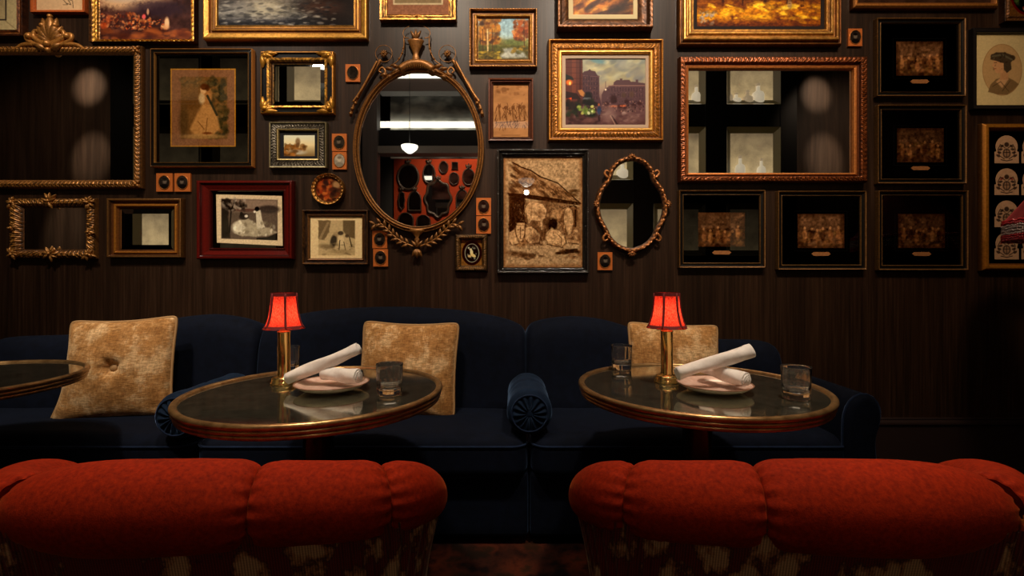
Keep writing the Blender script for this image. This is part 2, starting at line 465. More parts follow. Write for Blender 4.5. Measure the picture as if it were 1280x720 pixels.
def ell_pts(cx, cy, rx, ry, n=200):
    a = np.arange(n) * 2 * PI / n
    return np.stack([wx(cx + rx * np.cos(a)), wz(cy - ry * np.sin(a))], -1)
def oval_disc(name, cx, cy, rx, ry, mat, parent, depth, n=64, label=None, paint=None):
    P = ell_pts(cx, cy, rx, ry, n); v = [(p[0], YW - depth, p[1]) for p in P]
    return mk(name, v, [tuple(range(n))], mat, parent, smooth=False, label=label)
# ================================================================ THE PICTURE WALL
G1 = (235, 175, 75); G2 = (190, 128, 48); G3 = (120, 72, 24); GD = (60, 34, 12); BR = (150, 98, 45)
P_SCOOP = [(0, 0), (.0, .026), (.06, .034), (.14, .035), (.22, .028), (.4, .019), (.6, .020), (.72, .026), (.82, .024), (.9, .014), (1, .012)]
P_STEP = [(0, 0), (0, .03), (.05, .036), (.35, .034), (.4, .026), (.55, .024), (.6, .029), (.7, .029), (.74, .02), (.9, .018), (.94, .022), (1, .014)]
P_FLAT = [(0, 0), (0, .024), (.1, .03), (.9, .026), (1, .014)]
P_CUSH = [(0, 0), (0, .015), (.1, .024), (.35, .034), (.6, .034), (.85, .022), (1, .014)]

# --- top row, cut by the picture edge
o = at_wall(-62, -60, 28, 45, 'pale drawing in cream mat, bronze frame, cut by the top left corner')
rect_frame('frame', (-62, -60, 28, 45), (-50, -50, 17, 35), P_STEP, [(0, (70, 36, 16)), (.3, (92, 46, 20)), (.5, (190, 120, 60)), (.6, (90, 44, 18)), (1, (130, 74, 34))], M['gilt_old'], o, [c_rough(60, .001)])
c = Cv(-51, -51, 18, 36, 1.5, (178, 160, 120)); c.poly([(-40, -40), (3, -40), (3, 23), (-40, 23)], (70, 62, 55)); c.poly([(-38, -38), (1, -38), (1, 21), (-38, 21)], (168, 150, 112)).tex(.1); c.line([(1, 23), (16, 35)], .8, (130, 112, 80))
c.build('picture', M['print'], o, .012)
o = at_wall(36, -70, 105, 14, 'cream ink sketch in a thin orange wooden frame above the carved mirror crest')
rect_frame('frame', (36, -70, 105, 14.5), (41, -66, 100.5, 11), P_FLAT, [(0, (150, 70, 30)), (1, (190, 96, 48))], M['frame_wood'], o)
c = Cv(40, -67, 101, 12, 2, (200, 166, 128)).tex(.06); c.line([(72, -6), (78, 1), (84, 3), (80, -4), (86, -2), (87, 7)], .7, (70, 60, 50)); c.line([(78, 1), (80, 3), (74, 3)], .6, (70, 60, 50)); c.line([(60, -40), (75, -20), (70, -10)], .8, (90, 78, 60))
c.build('picture', M['print'], o, .012)

# --- crowded figure painting
o = at_wall(110, -45, 244, 52, 'dark oil painting of a crowd of figures in narrow speckled gold frame')
rect_frame('frame', (110, -45, 243, 52), (121, -36, 236, 47), P_SCOOP, [(0, GD), (.25, G3), (.5, G1), (.9, G2), (1, GD)], M['gilt'], o, [c_rope(.03, .002, .3, .8), c_rough(120, .003, .1, 1)])
c = Cv(120, -37, 237, 48, 1.6, (78, 56, 52)).tex(.35, .12, .12)
c.ell(160, -5, 45, 14, (196, 164, 128), .8, .6, wob=.5); c.ell(150, -14, 30, 12, (140, 150, 160), .5, .8); c.ell(195, 8, 36, 10, (62, 50, 58), .8, .7, wob=.6)
c.dabs(160, (122, 14, 185, 34), 2.1, [(150, 84, 54), (176, 110, 70), (90, 48, 40), (58, 38, 40), (190, 140, 100)], .7, 3, .6)
c.dabs(60, (150, 22, 205, 34), 1.6, [(190, 120, 70), (60, 34, 34), (170, 84, 50), (210, 150, 110)], .8, 4, .5)
c.dabs(60, (122, 34, 236, 46), 3, [(140, 84, 54), (104, 62, 46), (84, 52, 46), (160, 96, 58)], .5, 5, 2.2, 0)
c.ell(205, 26, 3, 7, (214, 178, 140), .9, .6); c.ell(203, 31, 5, 3, (196, 150, 110), .8, .8); c.ell(176, 18, 2.3, 3, (200, 96, 96), .9, .5); c.ell(181, 12, 1.5, 4, (190, 150, 120), .8, .5)
c.ell(125, 29, 5, 4, (180, 84, 46), .6, .8); c.ell(131, 22, 3, 6, (170, 92, 60), .6, .8)
c.build('painting', M['oil'], o, .012, 1.1, con=.45)

# --- wide gilded frame with a grey sea piece
o = at_wall(253, -120, 459, 49, 'grey moonlit water painting in a broad plain gold frame above the black-and-gold mirror')
rect_frame('frame', (253, -120, 459, 49), (270, -104, 440, 29), [(0, 0), (0, .02), (.03, .034), (.12, .038), (.42, .03), (.5, .018), (.56, .018), (.6, .026), (.72, .027), (.76, .02), (.88, .02), (.92, .025), (1, .012)],
           [(0, G3), (.08, (214, 158, 70)), (.35, (206, 150, 66)), (.45, (150, 92, 30)), (.55, (70, 38, 14)), (.62, (196, 134, 56)), (.74, (80, 44, 16)), (.86, (190, 130, 54)), (.93, (224, 170, 86)), (1, (90, 56, 22))], M['gilt'], o, [c_rough(40, .0006)], cav=.12)
c = Cv(269, -105, 441, 30, 1.5, (84, 80, 78)); c.vgrad([(-105, (60, 56, 56)), (-20, (110, 106, 100)), (2, (72, 68, 66)), (14, (96, 94, 90)), (24, (54, 54, 58)), (30, (28, 28, 34))])
c.tex(.4, .06, .35).tex(.35, .3, 1.4, 9); c.ell(330, 6, 26, 12, (190, 182, 160), .65, 1.2, wob=.5); c.ell(290, 10, 20, 12, (140, 138, 134), .5, 1)
c.ell(425, 5, 40, 30, (44, 36, 34), .85, .9, wob=.4); c.ell(400, 6, 24, 8, (96, 72, 62), .5, 1)
c.dabs(160, (270, -2, 420, 29), 1.2, [(170, 166, 156), (60, 60, 62), (120, 118, 114), (36, 36, 40)], .5, 6, 3, 0)
c.build('painting', M['oil'], o, .012, 1.2, con=.5)

# --- salmon mat, small gold frame
o = at_wall(474, -75, 570, 25, 'gold framed picture with a salmon pink mat above the crest of the oval mirror')
rect_frame('frame', (474, -75, 570, 25), (483.5, -66, 560, 16), P_STEP, [(0, G3), (.1, (214, 160, 76)), (.35, (180, 120, 50)), (.5, GD), (.6, (220, 170, 90)), (1, G2)], M['gilt'], o, [c_rough(60, .001)])
mb = MB(); ball(mb, (wx(521), YW - .036, wz(20.5)), .008, lin((190, 130, 60))); mb.build('rosette', M['gilt'], o)
c = Cv(482, -67, 561, 17, 1.5, (158, 112, 88)).tex(.06); c.poly([(490, -60), (553, -60), (553, 3), (490, 3)], (214, 196, 160)); c.poly([(492, -58), (551, -58), (551, 1), (492, 1)], (150, 130, 100)).tex(.1)
c.build('picture', M['print'], o, .012, .8)

# --- autumn landscape
o = at_wall(586, 10, 672, 84, 'small oil painting of orange autumn trees by a stream in beaded bronze frame')
rect_frame('frame', (586, 10, 672, 84), (597.5, 21, 660.5, 71.5), P_SCOOP, [(0, (60, 34, 18)), (.1, (196, 140, 84)), (.25, (50, 26, 12)), (.5, (84, 48, 20)), (.65, (210, 150, 64)), (.85, (170, 110, 40)), (1, (50, 28, 10))], M['gilt'], o,
           [c_bead(.017, .006, .02, .24), c_rough(90, .003, .5, .95)], step=.003)
c = Cv(597, 20.5, 661, 72, 2.4, (150, 160, 150)); c.vgrad([(20, (128, 152, 162)), (38, (176, 186, 174)), (50, (150, 140, 90)), (56, (90, 90, 44)), (72, (80, 66, 30))])
c.ell(634, 34, 14, 14, (150, 182, 196), .7, .9); c.ell(612, 49, 18, 5, (120, 104, 56), .8, .6); c.ell(645, 50, 16, 4, (96, 106, 60), .8, .6)
c.poly([(628, 58), (642, 57), (655, 63), (660, 70), (622, 71), (630, 64)], (150, 152, 144), .9, 3); c.ell(634, 66, 9, 3, (186, 186, 172), .6, .8)
c.dabs(170, (598, 20, 624, 52), 2.4, [(160, 100, 40), (178, 120, 50), (110, 66, 28), (190, 140, 66), (76, 48, 26)], .75, 7, 1.3)
c.dabs(90, (643, 22, 661, 48), 2.2, [(156, 84, 40), (130, 66, 34), (176, 108, 54), (86, 48, 28)], .75, 8, 1.3)
for x, w in ((609, 1.8), (603, 1), (615, .9), (655, 1.2)): c.line([(x, 34), (x + .6, 66 if x < 640 else 58)], w, (210, 180, 130) if x == 609 else (84, 56, 34), .9)
c.dabs(60, (598, 62, 624, 71), 1.6, [(190, 160, 60), (130, 110, 40), (74, 66, 28)], .7, 9, 1.8, 0); c.dabs(30, (640, 56, 660, 64), 1.4, [(150, 120, 50), (80, 76, 36)], .6, 10, 1.8, 0)
c.tex(.25, .4, .4, 78); c.build('painting', M['oil'], o, .012, .74, con=.3)

# --- dark brown frame with fiery painting, top
o = at_wall(696, -70, 816, 37, 'golden brown oil painting with pale liner, dark carved frame, above the street scene')
rect_frame('frame', (696, -70, 816, 37), (712, -55, 797, 21), [(0, 0), (0, .05), (.08, .058), (.25, .056), (.4, .035), (.7, .028), (.8, .024), (1, .014)], [(0, (44, 26, 14)), (.1, (120, 74, 36)), (.3, (60, 34, 18)), (.5, (92, 54, 26)), (.75, (120, 74, 38)), (.9, (84, 50, 26)), (1, (60, 36, 20))], M['gilt_old'], o, [c_leaf(.03, .004, .02, .3), c_rough(70, .002, .4, .9)])
flat_ring('liner', (711, -56, 798, 22), (717, -50, 792.5, 16), lin((200, 180, 136)), M['paper'], o, .012, .006)
c = Cv(716, -51, 793, 17, 1.6, (120, 66, 30)).tex(.4, .15, .15); c.dabs(90, (717, -4, 792, 15), 3, [(196, 130, 50), (150, 84, 30), (70, 34, 20), (220, 160, 80), (46, 26, 20)], .7, 11, 2.2, -.5); c.ell(777, 8, 18, 9, (40, 26, 22), .7, .9, -.4); c.line([(740, 16), (792, 2)], 1, (50, 30, 20), .8)
c.tex(.28, .45, .45, 77); c.build('painting', M['oil'], o, .012, 1.1)

# --- big forest painting
o = at_wall(848, -105, 1053, 57, 'large yellow forest clearing painting in stepped gold frame above the carved rectangular mirror')
rect_frame('frame', (848, -105, 1053, 57), (869, -84, 1033, 34.5), [(0, 0), (0, .03), (.12, .038), (.2, .03), (.3, .046), (.42, .048), (.48, .036), (.56, .036), (.62, .044), (.72, .044), (.8, .03), (.92, .03), (1, .014)],
           [(0, (50, 26, 10)), (.1, (130, 78, 32)), (.2, (70, 36, 14)), (.35, (206, 148, 72)), (.48, (90, 50, 18)), (.52, (180, 120, 50)), (.66, (214, 160, 80)), (.78, (110, 64, 24)), (.9, (196, 138, 62)), (1, (110, 66, 26))], M['gilt'], o, [c_rough(50, .0012)], cav=.2)
flat_ring('liner', (868, -85, 1034, 35.5), (873, -80, 1029, 30.5), lin((24, 12, 8)), M['paper'], o, .012, .004)
c = Cv(872, -81, 1030, 31, 1.5, (90, 56, 26)); c.vgrad([(-81, (130, 90, 50)), (-10, (96, 56, 30)), (2, (110, 70, 26)), (14, (150, 104, 30)), (30, (84, 50, 26))]).tex(.35, .1, .2)
for x, w in ((905, 3), (930, 2), (958, 4), (1005, 5), (986, 2)): c.line([(x, -60), (x + 1, 4)], w, (60, 36, 22), .8)
c.dabs(260, (873, 0, 1029, 26), 2.2, [(190, 140, 40), (160, 104, 26), (120, 74, 24), (214, 172, 64), (90, 52, 24), (176, 120, 30)], .65, 12, 2.2, .1)
c.ell(988, 6, 12, 3, (220, 190, 80), .7, .8, -.2); c.ell(945, 20, 18, 4, (206, 156, 50), .6, .9); c.dabs(40, (874, 12, 900, 27), 1.5, [(130, 120, 120), (96, 90, 96), (160, 150, 140)], .6, 13); c.ell(960, 25, 60, 4, (84, 46, 24), .5, 1)
c.ell(990, 2, 3, 6, (130, 110, 90), .7, .5)
c.tex(.3, .4, .6, 79); c.build('painting', M['oil'], o, .012, 1.1, con=.45)

o = at_wall(1067, -90, 1250, 10, 'picture in a thin orange-gold frame, only its bottom rail in view at the top right')
rect_frame('frame', (1067, -90, 1250, 10), (1076, -82, 1243, .5), P_CUSH, [(0, (90, 48, 18)), (.4, (196, 128, 62)), (1, (120, 66, 26))], M['gilt'], o)
Cv(1075, -83, 1244, 1.5, .6, (60, 44, 36)).tex(.3, .1, .1).build('picture', M['print'], o, .012)

o = at_wall(1256, -60, 1320, 27, 'carved square bronze frame around an oval flower picture in the top right corner')
rect_frame('frame', (1256, -60, 1322, 27), (1266, -50, 1312, 17), P_SCOOP, [(0, (70, 42, 22)), (.5, (130, 84, 44)), (1, (90, 56, 28))], M['gilt_old'], o, [c_leaf(.022, .003, .1, .9), c_rough(90, .002)])
c = Cv(1265, -51, 1313, 18, 2, (104, 70, 36)).tex(.2, .5, .5); c.ell(1289, -16, 22, 32, (96, 20, 16), 1, .05); c.ell(1289, -16, 19, 29, (20, 20, 18), 1, .05); c.dabs(120, (1275, -40, 1303, 9), 2, [(200, 190, 160), (84, 110, 60), (160, 70, 60), (40, 60, 34)], .8, 14, 1.2, None, lambda x, y: ((x - 1289) / 17) ** 2 + ((y + 16) / 26) ** 2 < 1)
c.build('picture', M['print'], o, .012)

# --- big mirror far left with its crest
def crest(mb, cx, cy, y, s, col):
    X0, Z0 = wx(cx), wz(cy); k = K() * s
    def P(px, py): return (X0 + px * k, Z0 + py * k)
    for a, L, W in ((90, 34, 15), (68, 31, 12), (112, 31, 12), (45, 25, 11), (135, 25, 11), (22, 20, 9), (158, 20, 9)):
        petal(mb, P(0, 6), math.radians(a), L * k, W * k, col, y, .016, curl=(.012 if a < 90 else -.012 if a > 90 else 0))
    for sg in (-1, 1):
        scroll(mb, [P(sg * 4, 2), P(sg * 12, 6), P(sg * 19, 12), P(sg * 17, 19), P(sg * 11, 17), P(sg * 12, 12)], 4.2 * k, 1.6 * k, col, y - .006)
        scroll(mb, [P(sg * 6, 0), P(sg * 18, 3), P(sg * 27, 8), P(sg * 28, 14), P(sg * 22, 15), P(sg * 21, 10)], 3.4 * k, 2.2 * k, col, y - .004)
        scroll(mb, [P(sg * 20, 3), P(sg * 34, 2), P(sg * 44, -3), P(sg * 54, -4)], 3.6 * k, 1.0 * k, col, y)
        ball(mb, P(sg * 24, 12)[:1] + (y - .01,) + P(sg * 24, 12)[1:], 4.4 * k, col)
        ball(mb, P(sg * 8, 26)[:1] + (y - .006,) + P(sg * 8, 26)[1:], 3.6 * k, col)
        petal(mb, P(sg * 3, -4), math.radians(90 - sg * 65), 16 * k, 8 * k, col, y - .01, .016)
    ball(mb, P(0, 2)[:1] + (y - .014,) + P(0, 2)[1:], 5 * k, col); ball(mb, P(0, -5)[:1] + (y - .01,) + P(0, -5)[1:], 3.5 * k, col); ball(mb, P(0, 38)[:1] + (y,) + P(0, 38)[1:], 3.2 * k, col)
o = at_wall(-53, 18, 177, 235, 'very large rectangular mirror with carved gold frame and leafy crest at far left', 'mirror', 'wall_mirror')
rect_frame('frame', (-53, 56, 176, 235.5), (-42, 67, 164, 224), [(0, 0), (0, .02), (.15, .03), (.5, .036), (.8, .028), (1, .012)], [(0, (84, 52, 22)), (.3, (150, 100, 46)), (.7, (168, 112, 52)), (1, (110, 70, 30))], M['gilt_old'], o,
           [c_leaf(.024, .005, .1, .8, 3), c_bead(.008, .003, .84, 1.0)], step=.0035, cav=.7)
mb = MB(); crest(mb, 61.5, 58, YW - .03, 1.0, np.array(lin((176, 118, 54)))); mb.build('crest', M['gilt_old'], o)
for cx, cy in ((170, 62), (170, 230), (-47, 62), (-47, 230)):
    mb = MB()
    for a in range(4): petal(mb, (wx(cx), wz(cy)), a * PI / 2 + PI / 4, .03, .02, np.array(lin((170, 112, 50))), YW - .034, .01)
    ball(mb, (wx(cx), YW - .04, wz(cy)), .010, lin((180, 120, 56)))
    mb.build('corner_rosette', M['gilt_old'], o)
rect_pane('mirror_glass', (-43, 66, 165, 225), M['mirror'], o, .012)

# --- black framed lady print
o = at_wall(187, 60, 315, 208, 'sepia print of a seated lady under glass with wide black surround and black frame', 'picture')
rect_frame('frame', (187, 60, 315, 208.5), (193, 66.5, 309, 202), [(0, 0), (0, .03), (.15, .034), (.3, .028), (.7, .03), (.85, .034), (1, .014)], [(0, (150, 96, 46)), (.12, (170, 112, 56)), (.2, (14, 11, 10)), (.78, (20, 16, 14)), (.88, (170, 120, 62)), (1, (20, 14, 10))], M['frame_gloss'], o)
c = Cv(192.5, 66, 309.5, 202.5, 2, (9, 8, 8)); c.poly([(209.5, 83.5), (291.7, 83.5), (291.7, 182), (209.5, 182)], (176, 128, 58)); c.poly([(211, 85), (290.2, 85), (290.2, 180.6), (211, 180.6)], (134, 98, 72), soft=.3)
c.poly([(222.5, 94), (281, 94), (281, 172), (222.5, 172)], (120, 90, 58), 1, .5)
c.dabs(150, (258, 96, 281, 170), 2.6, [(70, 66, 46), (90, 78, 54), (54, 54, 42), (120, 96, 64)], .7, 20, 1.2); c.dabs(60, (223, 96, 262, 106), 2, [(96, 82, 58), (130, 100, 66)], .5, 21)
c.ell(236, 126, 14, 9, (104, 76, 48), .7, .8); c.ell(226, 150, 6, 20, (84, 68, 48), .6, .8)
c.poly([(250, 128), (262, 128), (268, 140), (272, 160), (262, 168), (240, 168), (234, 160), (240, 146)], (176, 132, 84), .95, 3)
c.ell(255, 118, 7, 11, (166, 120, 76), .95, .4); c.ell(249, 121, 4, 7, (200, 172, 130), .8, .6); c.ell(251, 110, 4, 5, (200, 158, 112), 1, .3); c.ell(252, 106.5, 5, 4, (96, 62, 40), .95, .4); c.ell(256, 108, 3, 4, (84, 56, 38), .8, .5)
c.line([(256, 118), (262, 130), (268, 142)], 3, (58, 60, 50), .8); c.line([(244, 150), (252, 160)], .8, (110, 78, 48)); c.line([(256, 146), (254, 164)], .8, (110, 78, 48)); c.ell(250, 169, 26, 3, (170, 134, 88), .7, .6); c.ell(256, 165, 6, 1.5, (96, 56, 36), .7, .6)
c.tex(.12, .6, .6); c.build('print', M['print'], o, .012, .62, con=.45, label='sepia print of a seated lady beneath a tree')

# --- black & gold mirror
o = at_wall(324, 63, 417, 142, 'small mirror in a black frame with gold corners', 'mirror', 'wall_mirror')
rect_frame('frame', (324.5, 63, 417, 142), (337, 76, 404, 130.5), [(0, 0), (0, .024), (.08, .032), (.2, .034), (.28, .026), (.62, .026), (.7, .034), (.9, .032), (1, .014)], [(0, G3), (.06, G2), (.13, G2), (.17, (6, 6, 7)), (.62, (6, 6, 7)), (.68, (176, 118, 42)), (.85, (226, 166, 70)), (1, G3)], M['gilt'], o, [c_rough(90, .001, .6, 1)])
for cx, cy, sx, sy in ((324.5, 63, 1, -1), (417, 63, -1, -1), (324.5, 142, 1, 1), (417, 142, -1, 1)):
    mb = MB(); col = np.array(lin((206, 146, 52)))
    cxw, czw = wx(cx + sx * 6.5), wz(cy - sy * 6.5) if False else wz(cy + (-sy) * 6.5)
    for a, L in ((0, .085), (90, .085), (20, .062), (70, .062), (45, .045)):
        ang = math.atan2(math.sin(math.radians(a)) * sy, math.cos(math.radians(a)) * sx)
        petal(mb, (cxw - sx * .014, czw - sy * .014), ang, L, .034, col, YW - .03, .010)
    ball(mb, (cxw, YW - .034, czw), .016, col); mb.build('gold_corner', M['gilt'], o)
rect_pane('mirror_glass', (336.5, 75.5, 404.5, 131), M['mirror'], o, .010, .026)

# --- silver miniature
o = at_wall(335, 151, 408, 210, 'small landscape in carved silver-grey frame under the black-and-gold mirror')
rect_frame('frame', (335, 151.5, 408, 210), (348, 163, 395, 197), [(0, 0), (0, .022), (.08, .032), (.2, .03), (.3, .024), (.7, .024), (.8, .03), (.92, .028), (1, .014)], [(0, (60, 54, 40)), (.1, (150, 138, 104)), (.22, (50, 44, 34)), (.5, (96, 88, 76)), (.74, (60, 52, 42)), (.85, (170, 150, 100)), (1, (110, 92, 56))], M['gilt'], o, [c_leaf(.02, .005, .22, .76, 6), c_rough(130, .003, .2, .78)], step=.003, cav=.75)
flat_ring('liner', (347.5, 162.5, 395.5, 197.5), (352.5, 167, 391.5, 194), lin((14, 14, 20)), M['paper'], o, .012, .003)
c = Cv(352, 166.5, 392, 194.5, 3, (196, 190, 160)); c.vgrad([(166, (200, 204, 186)), (180, (214, 196, 150)), (186, (170, 150, 110)), (194, (120, 96, 60))]); c.dabs(60, (353, 180, 380, 187), 1.6, [(110, 72, 36), (140, 96, 50), (70, 50, 30)], .8, 22); c.ell(368, 189, 12, 3, (180, 176, 160), .7, .7); c.dabs(30, (353, 187, 370, 194), 1.6, [(150, 100, 50), (90, 62, 34)], .7, 23, 2, 0); c.ell(370, 176, 3, 5, (96, 66, 40), .7, .6)
c.build('picture', M['print'], o, .012, 1.1)

# --- etching right of oval mirror
o = at_wall(610, 97, 667, 176, 'narrow brown figure etching in plain reddish wood frame below the autumn painting')
rect_frame('frame', (610, 97, 667, 176), (616.5, 103.5, 660.5, 170), P_STEP, [(0, (60, 28, 16)), (.3, (104, 54, 30)), (.5, (44, 20, 12)), (.7, (90, 46, 26)), (1, (50, 24, 14))], M['frame_wood'], o)
c = Cv(616, 103, 661, 170.5, 2.4, (160, 116, 78)).tex(.12, .1, .2)
rg = random.Random(5)
for _ in range(95):
    x, y = rg.uniform(620, 657), rg.uniform(126, 156); c.line([(x, y), (x + rg.uniform(-4, 4), y + rg.uniform(2, 8))], .7, (70, 44, 28), .6)
for x in (624, 632, 641, 649, 655): c.ell(x, 131 + (x % 3), 2.2, 2.4, (96, 62, 40), .7, .5); c.line([(x, 134), (x + 1, 148)], 2.4, (100, 68, 44), .5)
c.line([(620, 152), (657, 149)], .8, (60, 36, 22), .7); c.line([(627, 167.5), (650, 167.5)], 1, (110, 78, 52), .7); c.ell(630, 110, 4, 3, (96, 66, 44), .6, .6); c.dabs(20, (618, 104, 660, 118), 1.6, [(130, 92, 62), (110, 76, 50)], .5, 24)
c.build('print', M['print'], o, .012, .95)

# --- the street scene
o = at_wall(685, 48, 830, 176, 'rainy city street painting with carriages and flower stall in wide ornate gold frame')
rect_frame('frame', (685, 48, 830, 176.5), (703.5, 67, 811.5, 158.5), [(0, 0), (0, .024), (.05, .036), (.14, .038), (.22, .03), (.3, .026), (.5, .034), (.66, .034), (.72, .024), (.78, .034), (.88, .034), (.93, .022), (1, .014)],
           [(0, G3), (.1, (190, 128, 52)), (.2, (120, 70, 26)), (.45, (176, 116, 48)), (.68, (140, 84, 32)), (.76, (220, 162, 74)), (.88, (236, 184, 98)), (1, (170, 108, 44))], M['gilt'], o,
           [c_bead(.012, .005, .04, .17), c_leaf(.022, .006, .26, .68, 9), c_rough(140, .002, .2, .7)], step=.003, cav=.6)
flat_ring('liner', (703, 66.5, 812, 159), (707.5, 71.5, 808, 154.5), lin((176, 152, 130)), M['paper'], o, .012, .005)
c = Cv(707, 71, 808.5, 155, 2.2, (150, 140, 120)); c.vgrad([(71, (126, 132, 128)), (80, (150, 148, 124)), (96, (168, 158, 122)), (110, (150, 130, 118)), (124, (110, 84, 84)), (140, (104, 78, 78)), (155, (88, 62, 60))])
c.dabs(80, (729, 72, 808, 100), 4, [(178, 172, 140), (118, 118, 118), (160, 150, 116), (136, 140, 138), (190, 180, 144), (104, 106, 112)], .45, 30, 1.8, -.3)
c.ell(748, 74, 9, 3, (92, 130, 140), .7, .8, .2); c.ell(800, 93, 9, 10, (104, 104, 112), .5, .9)
c.poly([(753, 116), (757, 109), (762, 106), (768, 104), (768, 101), (772, 98), (776, 98), (776, 96), (779, 96), (779, 98), (788, 97.5), (790, 100), (796, 100), (796, 97.5), (799, 97.5), (799, 101), (808, 102), (808, 129), (753, 129)], (90, 68, 72), .95, 1, .6)
c.dabs(90, (760, 106, 808, 126), .8, [(66, 48, 54), (116, 92, 92), (74, 54, 60)], .6, 36, .7, 1.57)
for q in range(12): c.line([(766 + q * 3.5, 108), (766 + q * 3.5, 112)], .8, (62, 44, 50), .6); c.line([(766 + q * 3.5, 115), (766 + q * 3.5, 119)], .8, (62, 44, 50), .5); c.line([(762, 105), (808, 105)], .8, (140, 108, 100), .5)
c.poly([(727, 92), (731, 87), (736, 86), (738, 84), (740, 86), (745, 87), (747, 91), (750, 94), (750, 118), (753, 130), (727, 130)], (82, 60, 66), .97, .8, .4)
for q in range(6):
    for w_ in range(5): c.line([(730.5 + q * 3.3, 95 + w_ * 6), (730.5 + q * 3.3, 98 + w_ * 6)], .9, (54, 38, 46), .75)
c.line([(728, 92), (750, 94)], .7, (120, 92, 90), .7); c.dabs(40, (729, 92, 750, 126), 1.2, [(110, 78, 72), (64, 46, 54), (120, 86, 76)], .6, 31, .5)
c.poly([(707, 71), (729, 71), (729, 130), (707, 130)], (92, 56, 50), .97, 1); c.line([(718, 71), (718, 112)], 5, (118, 72, 58), .7); c.line([(726, 71), (726, 118)], 2, (70, 38, 40), .8)
for y in (76, 82, 89, 96, 103): c.line([(708, y), (729, y)], .7, (64, 34, 34), .6)
c.poly([(707, 90), (716, 94), (718, 98), (707, 98)], (36, 44, 44), .9, 1); c.ell(712, 101, 4, 3.5, (206, 112, 48), .9, .6); c.ell(713, 102, 1.3, 2.2, (240, 190, 110), 1, .5)
c.poly([(707, 112), (722, 115), (727, 122), (707, 122)], (52, 34, 36), .9, 1); c.poly([(708, 121.5), (715, 120), (715, 127), (708, 129)], (226, 92, 28), .95, .8)
c.poly([(723, 111), (728, 110), (734, 117), (730, 119), (726, 117)], (176, 124, 76), .9, 1); c.ell(736, 118, 5, 5, (34, 34, 36), .9, .6); c.poly([(727, 124), (731, 120), (739, 120), (742, 125)], (104, 108, 110), .8, .7)
c.dabs(90, (707, 124, 746, 145), 2.4, [(34, 30, 30), (50, 40, 38), (44, 56, 36), (70, 46, 40)], .85, 32, 1.4); c.dabs(34, (722, 131, 744, 140), 1.5, [(120, 136, 70), (160, 160, 90), (90, 110, 56), (190, 196, 150)], .85, 33, 1.2)
c.dabs(40, (712, 145, 750, 154), 2, [(80, 56, 54), (104, 76, 72), (60, 42, 42)], .6, 34, 2, 0)
c.ell(750, 136, 2.6, 5.5, (50, 66, 96), .95, .5); c.ell(749.5, 129, 1.3, 1.6, (150, 90, 60), .95, .5); c.ell(750, 146, 1.6, 4, (50, 30, 34), .85, .6)
c.ell(768, 122, 4.2, 5.5, (64, 40, 42), .95, .6, wob=.5); c.ell(781, 117, 3, 3.2, (88, 70, 58), .7, .8); c.ell(791, 116, 3, 4, (96, 76, 60), .6, .8)
for x, y, r in ((759, 128, 3.2), (775, 131, 2.6), (780, 134, 5), (793, 131, 4), (801, 127, 3), (785, 125, 3)): c.ell(x, y, r, r * .9, (66, 42, 44), .85, .7, wob=.5, seed=x); c.ell(x, y + r * 1.7, r * .8, r * 1.1, (84, 58, 58), .5, .9)
c.ell(780, 130.5, 4, 1.2, (200, 110, 70), .8, .6); c.ell(781, 140, 2.6, 2.5, (186, 160, 150), .7, .8); c.ell(768, 131, 5, 1.3, (200, 120, 84), .6, .7)
c.ell(762, 142, 7, 10, (150, 124, 116), .45, 1); c.ell(790, 146, 12, 6, (140, 112, 104), .4, 1); c.line([(766, 143), (773, 154)], 1.4, (50, 34, 38), .9); c.line([(764, 143), (770, 154)], .7, (190, 160, 140), .7)
c.line([(758, 100), (758, 112)], 1, (100, 80, 84), .7); c.ell(758, 110, 1.2, 1.2, (240, 220, 190), .8, .5); c.dabs(70, (750, 132, 808, 154), 1.6, [(110, 84, 84), (84, 60, 62), (140, 116, 108)], .4, 35, 2, 0); c.dabs(60, (752, 124, 806, 138), 1.1, [(50, 34, 38), (60, 42, 44), (150, 116, 104)], .75, 37, .6)
c.build('painting', M['oil'], o, .012, .92, con=.35)

# --- cow print
o = at_wall(621, 186, 736, 342, 'tall sepia print of cows resting by a thatched barn in rough black frame')
rect_frame('frame', (621, 186, 736.5, 342), (629.5, 195, 728.5, 334), P_STEP, [(0, (22, 19, 18)), (.3, (40, 35, 32)), (.5, (12, 10, 10)), (.7, (34, 30, 27)), (1, (16, 12, 10))], M['frame_gloss'], o, [c_bead(.013, .003, .05, .35), c_rough(140, .004, 0, .8)], step=.003)
c = Cv(629, 194.5, 729, 334.5, 2.4, (166, 138, 106)).tex(.08, .05, .05); SK = (58, 40, 28); LT = (190, 152, 112)
c.poly([(640, 201), (660, 210), (680, 222), (700, 232), (712, 240), (726, 254), (690, 248), (655, 243), (634, 240), (646, 225)], (138, 104, 74), .85, 2, 3)
c.dabs(150, (638, 204, 715, 246), 2, [SK, (96, 70, 48), LT, (120, 88, 62), (84, 60, 42)], .6, 40, 2.2, .6, lambda x, y: y > 200 + (x - 638) * .56)
rg = random.Random(91)
for q in range(150):
    x = rg.uniform(640, 722); y = 203 + (x - 638) * .50 + rg.uniform(2, 34) * (1 - (x - 640) / 110)
    c.line([(x, y), (x + rg.uniform(2, 6), y + rg.uniform(1.5, 5))], .55, rg.choice([SK, (84, 60, 42), LT]), .55)
c.line([(641, 202), (652, 208), (664, 212), (676, 220), (698, 228), (710, 239), (727, 254)], 1.5, SK, .9); c.dabs(26, (712, 236, 727, 244), 1.4, [(96, 72, 50)], .6, 41, 2, 0)
c.poly([(634, 240), (660, 242), (726, 252), (726, 256), (690, 252), (636, 244)], SK, .95, 1)
